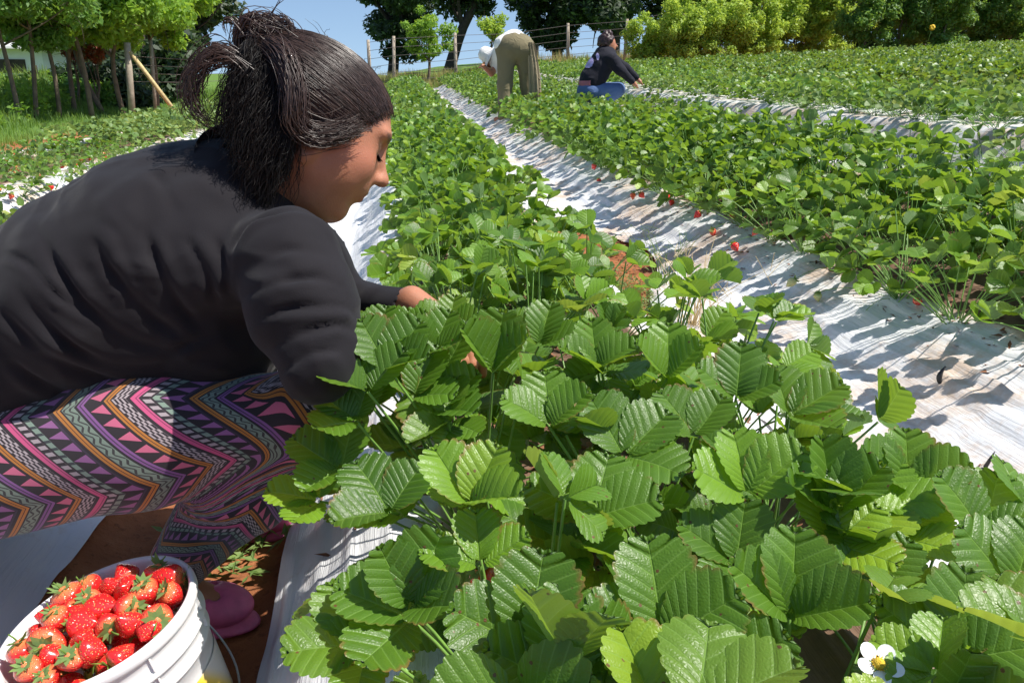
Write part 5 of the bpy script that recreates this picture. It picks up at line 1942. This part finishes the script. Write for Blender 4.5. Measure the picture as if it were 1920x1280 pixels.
M['t_dark'] = tree_leaf_mat('dark_evergreen_leaf', (.022, .045, .016), (.07, .11, .04), (.10, .18, .04), .25)
M['t_bright'] = tree_leaf_mat('bright_acacia_leaf', (.13, .27, .02), (.32, .50, .05), (.50, .70, .05), .45)
M['t_yel'] = tree_leaf_mat('yellow_green_bush_leaf', (.26, .40, .04), (.52, .66, .10), (.62, .76, .08), .45)
M['t_mid'] = tree_leaf_mat('mid_green_bush_leaf', (.07, .19, .025), (.24, .42, .06), (.36, .54, .06), .38)
M['t_rust'] = tree_leaf_mat('rust_red_shrub_leaf', (.28, .06, .025), (.45, .14, .05), (.5, .12, .04), .3)
rt_ = np.random.default_rng(44)


def leaf_cloud(mb, centres, radii, n, size, m=0, squash=1.0, tone0=.5, droop=0.0):
    """n small leaf quads in clumps round given centres"""
    centres = np.asarray(centres, float); k = len(centres)
    wts = np.asarray(radii, float) ** 2; wts = wts / wts.sum()
    ci = rt_.choice(k, n, p=wts)
    v = rt_.normal(size=(n, 3)); v /= np.linalg.norm(v, axis=1, keepdims=True)
    r = rt_.random(n) ** .45
    P = centres[ci] + v * (r * np.asarray(radii)[ci])[:, None] * [1, 1, squash]
    nrm = v * .6 + rt_.normal(0, .6, (n, 3)) + [0, 0, .5]; nrm /= np.linalg.norm(nrm, axis=1, keepdims=True)
    a = np.cross(nrm, rt_.normal(size=(n, 3))); a /= np.linalg.norm(a, axis=1, keepdims=True)
    if droop: a[:, 2] -= droop; a /= np.linalg.norm(a, axis=1, keepdims=True)
    b = np.cross(nrm, a)
    s = size * rt_.uniform(.6, 1.3, n)[:, None]
    V = np.stack([P - a * s, P - b * s * .42, P + a * s, P + b * s * .42], 1).reshape(-1, 3)
    Q = np.arange(4 * n).reshape(n, 4)
    ct = rt_.uniform(-.22, .22, k)
    tone = np.clip(tone0 + ct[ci] + rt_.normal(0, .13, n), 0, 1)
    mb.add(V, Q, None, None, np.repeat(tone, 4), m)


def tree(label, cat, x, y, H, trunk_r, crown_c, crown_r, n_clump, clump_r, n_leaf, size, leafm, barkm, lean=(0, 0), group=None, name='tree', squash=.75, limbs=7, tone0=.5, droop=0.0, fork=.35):
    z = float(terrain(x, y)) - .05
    root = empty(name, (x, y, z)); tag(root, label, cat, group)
    crown_c = np.asarray(crown_c, float); crown_r = np.asarray(crown_r, float)
    cs = []
    for i in range(n_clump):
        v = rt_.normal(size=3); v /= np.linalg.norm(v)
        cs.append(crown_c + v * crown_r * rt_.random() ** .4)
    cs = np.array(cs); rs = clump_r * rt_.uniform(.6, 1.3, n_clump)
    mt_ = MB()
    top = np.array([lean[0], lean[1], H]);
    pts = [np.zeros(3), top * .3 + [rt_.normal(0, .03 * H), 0, 0], top * .62 + rt_.normal(0, .03 * H, 3) * [1, 1, 0], top]
    C = bez(pts, 12)
    mt_.tube(C, trunk_r * (1.15 - .8 * np.linspace(0, 1, 12)), 8)
    link('trunk', mt_.mesh('trunk', [barkm]), root)
    for i in rt_.choice(n_clump, min(limbs, n_clump), replace=False):
        ml_ = MB()
        k = int(np.clip(12 * rt_.uniform(fork, .9), 1, 11)); s = C[k]
        e = cs[i]; mid = (s + e) / 2 + rt_.normal(0, .08, 3) * H * .3
        ml_.tube(bez([s, mid, e], 8), trunk_r * np.linspace(.5, .12, 8), 5)
        for q in range(3):
            e2 = e + rt_.normal(0, 1, 3) * rs[i] * .8
            ml_.tube(bez([mid * .4 + e * .6, (e + e2) / 2, e2], 5), trunk_r * np.linspace(.2, .05, 5), 4)
        link('limb', ml_.mesh('limb', [barkm]), root)
    mcn = MB(); leaf_cloud(mcn, cs, rs, n_leaf, size, 0, squash, tone0, droop)
    link('crown', mcn.mesh('crown', [leafm], smooth=False), root)
    return root


def at_px(px_, Y):
    return float(atY(px_, 140, Y)[0])


# big dark trees on the skyline
for (px_, Y, H, ccx, ccz, rx, rz, ncl, n, lab, lean) in (
        (838, 34, 6.0, 1.0, 3.9, 3.0, 1.7, 34, 14000, 'large dark tree with leaning trunk behind the fence, left of the bending person', (2.2, 0)),
        (735, 37, 6.5, .0, 3.4, 1.5, 2.0, 28, 12000, 'dark tree at the left end of the skyline gap behind the young tree', (.5, 0)),
        (1045, 36, 6.5, .1, 3.0, 1.8, 1.9, 32, 14000, 'dark dense tree standing between the two far pickers', (.3, 0)),
        (1150, 34, 6.0, -.1, 3.2, 1.7, 1.7, 30, 12000, 'dark tree right behind the kneeling woman', (-.3, 0)),
        (1260, 35, 6.0, .2, 3.4, 2.0, 1.6, 28, 12000, 'dark tree rising behind the left end of the yellow-green bushes', (.8, 0)),
        (1000, 44, 9.0, 1.0, 7.0, 5.5, 2.8, 30, 9000, 'tall dark tree farthest back, its crown spanning the top between the pickers', (.5, 0))):
    tree(lab, 'tree', at_px(px_, Y), Y, H, .22, (ccx, 0, ccz), (rx * 1.3, 1.8, rz * 1.1), int(ncl * 1.3), .66, int(n * 1.3), .13, M['t_dark'], M['bark_dark'], lean, 'dark trees on the skyline', 'tree', .8, 8, .45)
for px_, lab_ in ((1600, 'dark tree rising behind the middle of the bush bank'), (1700, 'dark tree behind the first dark green bush'), (1790, 'dark tree behind the yellow-flowered bush'), (1890, 'dark tree behind the bushes near the right edge'), (1960, 'dark tree cut by the right edge behind the bushes')):
    tree(lab_, 'tree', at_px(px_, 26.5), 26.5, 3.0, .15, (0, 0, 1.7), (1.3, .9, 1.7), 34, .5, 9000, .11, M['t_dark'], M['bark_dark'], (.1, 0), 'dark trees behind the bush bank', 'tree', .8, 6)
# young bright tree
tree('small bright green young tree in front of the dark trees, left of the bending person', 'tree', at_px(800, 26), 26, 1.9, .05, (.05, 0, 1.55), (.75, .6, .75), 22, .26, 3600, .07, M['t_bright'], M['bark'], (.1, 0), None, 'young_tree', .8, 7, .4)
tree('thin pale green sapling behind the bending person', 'tree', at_px(925, 27), 27, 1.8, .04, (0, 0, 1.5), (.45, .4, .5), 12, .25, 1300, .07, M['t_yel'], M['bark'], (.0, 0), None, 'young_tree', .8, 5, .4)
# left verge: slim trees, bright canopy
for (px_, Y, H, n, m, lab) in (
        (22, 13.0, 3.4, 5200, 't_mid', 'slim tree at the far left edge with a pale bare trunk'), (52, 13.6, 3.2, 4200, 't_mid', 'second slim tree from the left edge among the weeds'),
        (98, 14.2, 3.3, 5000, 't_mid', 'slim tree in front of the right end of the white shed'), (128, 15, 3.0, 4200, 't_bright', 'slim bright tree right of the white shed'),
        (160, 14.4, 3.2, 6500, 't_bright', 'slim tree with rusty stems beside it, under the bright canopy'), (185, 15.6, 3.2, 6500, 't_bright', 'leafy tree midway along the left verge'),
        (222, 15, 3.2, 6800, 't_bright', 'bright green tree just left of the braced fence post'), (285, 16.5, 3.2, 7000, 't_bright', 'bright green tree whose drooping crown hangs over the fence brace')):
    H = H * rt_.uniform(.95, 1.05)
    tree(lab, 'tree', at_px(px_, Y), Y, H, .035 if m == 't_mid' else .042, (.1, 0, 1.85), (1.1, .9, .70), 34, .28, int(n * 1.6), .06, M[m], M['bark'], (rt_.uniform(-.45, .5), 0), 'slim trees along the left verge', 'tree', .7, 8, .55, .5)
tree('broad dark tree behind the bright canopy, left of the sky gap', 'tree', at_px(335, 24), 24, 3.6, .2, (.1, 0, 2.3), (1.5, 1.2, 1.5), 30, .5, 11000, .12, M['t_dark'], M['bark_dark'], (.2, 0), None, 'tree', .8, 7, .35)
tree('dark hedge tree low behind the wire fence on the left', 'tree', at_px(270, 21), 21, 2.2, .12, (0, 0, 1.2), (1.6, .8, 1.0), 24, .4, 6500, .11, M['t_dark'], M['bark_dark'], (.1, 0), None, 'tree', .8, 5, .3)
tree('dark shrub thicket behind the slim trees below the shed', 'shrub', at_px(60, 17), 17, .8, .05, (0, 0, .3), (1.6, .6, .28), 20, .28, 5000, .08, M['t_mid'], M['bark_dark'], (.1, 0), None, 'shrub', .8, 5, .3)
tree('dark shrub thicket right of the rusty shrub', 'shrub', at_px(205, 17.5), 17.5, 1.2, .06, (0, 0, .5), (1.1, .6, .5), 16, .32, 4500, .08, M['t_dark'], M['bark_dark'], (.1, 0), None, 'shrub', .8, 5, .3)
for px_, lab in ((142, 'rust-red shrub near the end of the white shed'), (182, 'orange-brown shrub standing between two slim trunks')):
    tree(lab, 'shrub', at_px(px_, 15.8), 15.8, .9, .03, (0, 0, 1.05), (.18, .15, .16), 6, .14, 500, .045, M['t_rust'], M['bark'], (0, 0), 'rusty shrubs', 'shrub', .8, 3, .3)
for px_, Y_, lab_ in ((20, 30, 'dark tree behind the white shed at the far left'), (95, 29, 'dark tree standing behind the right half of the white shed'), (170, 28, 'dark tree behind the rusty shrubs'), (240, 27, 'dark tree behind the braced fence post')):
    tree(lab_, 'tree', at_px(px_, Y_), Y_, 3.4, .15, (0, 0, 2.0), (1.3, .9, 1.5), 34, .5, 9000, .12, M['t_dark'] if px_ != 95 else M['t_mid'], M['bark_dark'], (.1, 0), 'dark trees behind the left verge', 'tree', .8, 6)
# bank of bushes at the right
bush_spots = []
px_ = 1215
i = 0
BL = ['feathery yellow-green bush at the left end of the bush bank', 'yellow-green bush second from the left end of the bank', 'tall yellow-green bush behind the kneeling woman to the right',
      'sunlit yellow-green bush left of the middle of the bank', 'tallest pale bush near the middle of the bank', 'yellow-green bush in the middle of the bank', 'pale bush just before the darker bushes begin',
      'first darker green bush after the pale ones', 'dark green bush with a small yellow flower in it', 'dark green bush right of the yellow flower', 'deep green bush near the right edge', 'deep green bush at the right edge of the picture']
while px_ < 1990:
    yel = px_ < 1590
    Y = 20.5 + rt_.uniform(-.6, .8) if yel else 18.8 + rt_.uniform(-.4, .5)
    h = 1.25 + (px_ - 1200) / 300 * .7 if px_ < 1500 else 2.2
    h *= rt_.uniform(.9, 1.12)
    tree(BL[min(i, 11)], 'bush', at_px(px_, Y), Y, h * .8, .035, (0, 0, h * .52), (.68, .55, h * .58), 60, .21, 11500, .05, M['t_yel'] if yel else M['t_mid'], M['bark'], (.1, 0), 'bushes along the bank at the right', 'bush', .9, 6,
         tone0=.55 if yel else .35)
    px_ += 66 if yel else 72; i += 1
for px_, lab in ((1290, 'yellow-green bush farther back filling the bank on the left'), (1420, 'second bush farther back in the bank'), (1560, 'third bush farther back in the bank'), (1720, 'dark bush farther back in the bank'), (1880, 'dark bush farther back near the right edge')):
    yel = px_ < 1600
    tree(lab, 'bush', at_px(px_, 23), 23, 2.0, .06, (0, 0, 1.5), (1.2, .7, 1.4), 34, .38, 9000, .085, M['t_yel'] if yel else M['t_mid'], M['bark'], (.1, 0), 'bushes along the bank at the right', 'bush', .9, 6, .25)
P = atY(1748, 52, 18.0)
mb = MB()
for k in range(7):
    a = k * .9; mb.tube([(0, 0, 0), (.06 * math.cos(a), 0, .06 * math.sin(a))], [.012, .03], 5)
M['yflower'] = simple_mat('yellow_petals', (.85, .55, .02), .6, .1, 60)
mb.tube([(0, 0, 0), (.02, .1, -.25), (.0, .25, -.9)], .006, 4, m=1)
tag(link('yellow_flower', mb.mesh('yellow_flower', [M['yflower'], M['stem']]), None, P), 'single yellow flower on the dark green bush', 'flower')

# fences
fence = empty('fence', (at_px(1000, 25), 25, float(terrain(at_px(1000, 25), 25)))); tag(fence, 'wire fence on weathered posts at the far end of the field', 'fence')
fp = []
for (px_, Y, top) in ((690, 25.2, 75), (738, 25, 68), (853, 25, 62), (955, 25.1, 60), (1065, 25, 44), (1176, 24.6, 36), (1300, 24.4, 10), (1385, 24.2, -4), (1520, 24.2, -20)):
    P = atY(px_, top, Y); z0 = float(terrain(P[0], Y)) - .1
    mb = MB(); tilt = rt_.normal(0, .025)
    mb.tube([(tilt, 0, z0), (tilt * .5, 0, (z0 + P[2]) / 2), (0, 0, P[2])], [.055, .05, .045], 8)
    link('post', mb.mesh('post', [M['wood']]), fence, (P[0] - fence.location.x, P[1] - fence.location.y, -fence.location.z))
    fp.append((P[0], P[1], float(terrain(P[0], Y)), P[2]))
M['fwire'] = simple_mat('rusty_fence_wire', (.22, .19, .17), .5, .2, 20, Metallic=.6)
for k in range(6):
    mb = MB()
    mb.tube([(x - fence.location.x, y - fence.location.y - .05, z0 + (zt - z0) * (.95 - .155 * k) - fence.location.z) for (x, y, z0, zt) in fp], .006, 4)
    link('wire', mb.mesh('wire', [M['fwire']]), fence)
YF = 14.6
lf = empty('fence', (at_px(238, YF), YF, float(terrain(at_px(238, YF), YF)))); tag(lf, 'braced corner post and wire of the fence on the left verge', 'fence')
L0 = np.array(lf.location)
for nm, a, b, r in (('post', (238, 80, 0), (240, 165, 0), .055), ('post', (282, 75, 1.2), (284, 160, 1.2), .035), ('brace', (243, 97, -.02), (338, 172, .3), .035)):
    A_ = atY(a[0], a[1], YF + a[2]); B_ = atY(b[0], b[1], YF + b[2]); B_[2] = float(terrain(B_[0], B_[1])) - .05
    mb = MB(); mb.tube([A_ - L0, (A_ + B_) / 2 - L0, B_ - L0], r, 8); link(nm, mb.mesh(nm, [M['wood'] if nm == 'post' else M['straw']]), lf)
for k in range(4):
    mb = MB(); A_ = atY(238, 105 + 16 * k, YF); B_ = atY(430, 112 + 13 * k, 19)
    mb.tube([A_ - L0, (A_ + B_) / 2 - L0 - [0, 0, .03], B_ - L0], .0045, 4); link('wire', mb.mesh('wire', [M['fwire']]), lf)

# white shed
shed = empty('shed', (at_px(30, 24), 24, float(terrain(at_px(30, 24), 24)))); tag(shed, 'low white shed seen through the slim trunks on the left', 'shed'); shed.rotation_euler = (0, 0, math.radians(28))
M['white_wall'] = simple_mat('white_painted_wall', (.80, .80, .78), .7, .06, 3)
M['roof'] = simple_mat('pale_metal_roof', (.62, .62, .60), .5, .1, 3)
mb = MB(); mb.box((-.8, 0, .45), (2.4, 1.6, .60)); link('wall', mb.mesh('wall', [M['white_wall']], smooth=False), shed)
mb = MB()
V = np.array([(-3.4, -1.9, 1.055), (1.8, -1.9, 1.055), (1.8, 0, 1.2), (-3.4, 0, 1.2), (1.8, 1.9, 1.055), (-3.4, 1.9, 1.055)])
mb.add(np.concatenate([V, V - [0, 0, .05]]), [(0, 1, 2, 3), (3, 2, 4, 5), (6, 9, 8, 7), (9, 11, 10, 8), (0, 6, 7, 1), (5, 4, 10, 11)], [(0, 3, 9), (0, 9, 6), (1, 8, 2), (1, 7, 8)])
link('roof', mb.mesh('roof', [M['roof']], smooth=False), shed)
mb = MB(); mb.box((-.2, -1.615, .6), (.3, .01, .16)); link('window', mb.mesh('window', [M['bark_dark']], smooth=False), shed)
mb = MB(); mb.box((.85, -1.612, .5), (.35, .012, .5)); link('door', mb.mesh('door', [M['roof']], smooth=False), shed)


# grass
def blades(name, label, pts_h, mat, w=.006, segs=3, lean=.3):
    pts_h = np.asarray(pts_h, float); n = len(pts_h)
    a = rt_.uniform(0, 6.28, n); d = np.stack([np.cos(a), np.sin(a), np.zeros(n)], 1)
    s = np.stack([-np.sin(a), np.cos(a), np.zeros(n)], 1)
    ln = rt_.normal(0, lean, n); h = pts_h[:, 3]; V = []
    for k in range(segs + 1):
        t = k / segs
        c = pts_h[:, :3] + d * (ln * h * t * t)[:, None] + np.array([0, 0, 1.0]) * (h * t)[:, None]
        ww = (w * (1 - t) ** .7 * (h / .4) ** .5 + .0008)[:, None]
        V += [c - s * ww, c + s * ww]
    V = np.stack(V, 1)
    m = 2 * (segs + 1); base = (np.arange(n) * m)[:, None]
    Q = np.concatenate([base + np.array([2 * k, 2 * k + 1, 2 * k + 3, 2 * k + 2]) for k in range(segs)])
    tone = np.repeat(np.clip(pts_h[:, 4] + rt_.normal(0, .12, n), 0, 1), m)
    return tag(link(name, mesh_np(name, V.reshape(-1, 3), Q, attrs={'tone': tone}, mats=[mat])), label, None, None, 'stuff')


M['grass'] = leaf_material('verge_grass', (.10, .20, .02), (.27, .40, .05), (.40, .55, .06), .4, .5, spots=False, veins=False)
M['drygrass'] = leaf_material('dry_verge_grass', (.26, .24, .06), (.50, .38, .14), (.6, .5, .2), .4, .6, spots=False, veins=False)


def field_pts(n, x0, x1, y0, y1, h0, h1, seed, back=None):
    x = rt_.uniform(x0, x1, n); y = y0 + (y1 - y0) * rt_.random(n) ** 1.0
    nz = fbm2(x * .9, y * .7, seed, 3)
    h = h0 + (h1 - h0) * np.clip(.5 + nz * 1.1, 0, 1) * rt_.uniform(.5, 1.1, n)
    if back is not None: h = h * back(x, y)
    return np.stack([x, y, terrain(x, y) - .01, h, np.clip(.5 + nz * .7, 0, 1)], 1)


blades('short_grass', 'short bright grass on the left verge', field_pts(30000, -9, -4.0, 5, 24, .05, .16, 5), M['grass'], .007)
blades('tall_grass', 'tall weeds and grass below the slim trees on the left', field_pts(26000, -11, -4.9, 8.5, 19, .2, .75, 6, lambda x, y: sstep(-4.7, -5.9, x) * .9 + .1), M['grass'], .009, 4, .35)
blades('dry_grass', 'dry yellow grass along the far fence', field_pts(15000, -4, 14, 24.3, 28, .2, .6, 7), M['drygrass'], .012, 3)
blades('far_grass', 'green grass along the far fence', field_pts(15000, -9, 14, 24.0, 29, .1, .45, 8), M['grass'], .012, 3)
# leafy weeds in the verge
mbw = MB()
c_ = []; r_ = []
for i in range(150):
    x = rt_.uniform(-9.5, -5.3); y = rt_.uniform(8, 18); hh = rt_.uniform(.15, .75)
    c_.append((x, y, float(terrain(x, y)) + hh * .6)); r_.append(rt_.uniform(.12, .3))
leaf_cloud(mbw, c_, r_, 16000, .045, 0, 1.1, .5)
tag(link('verge_weeds', mbw.mesh('verge_weeds', [M['t_bright']], smooth=False)), 'leafy weeds tangled in the tall grass on the left verge', None, None, 'stuff')
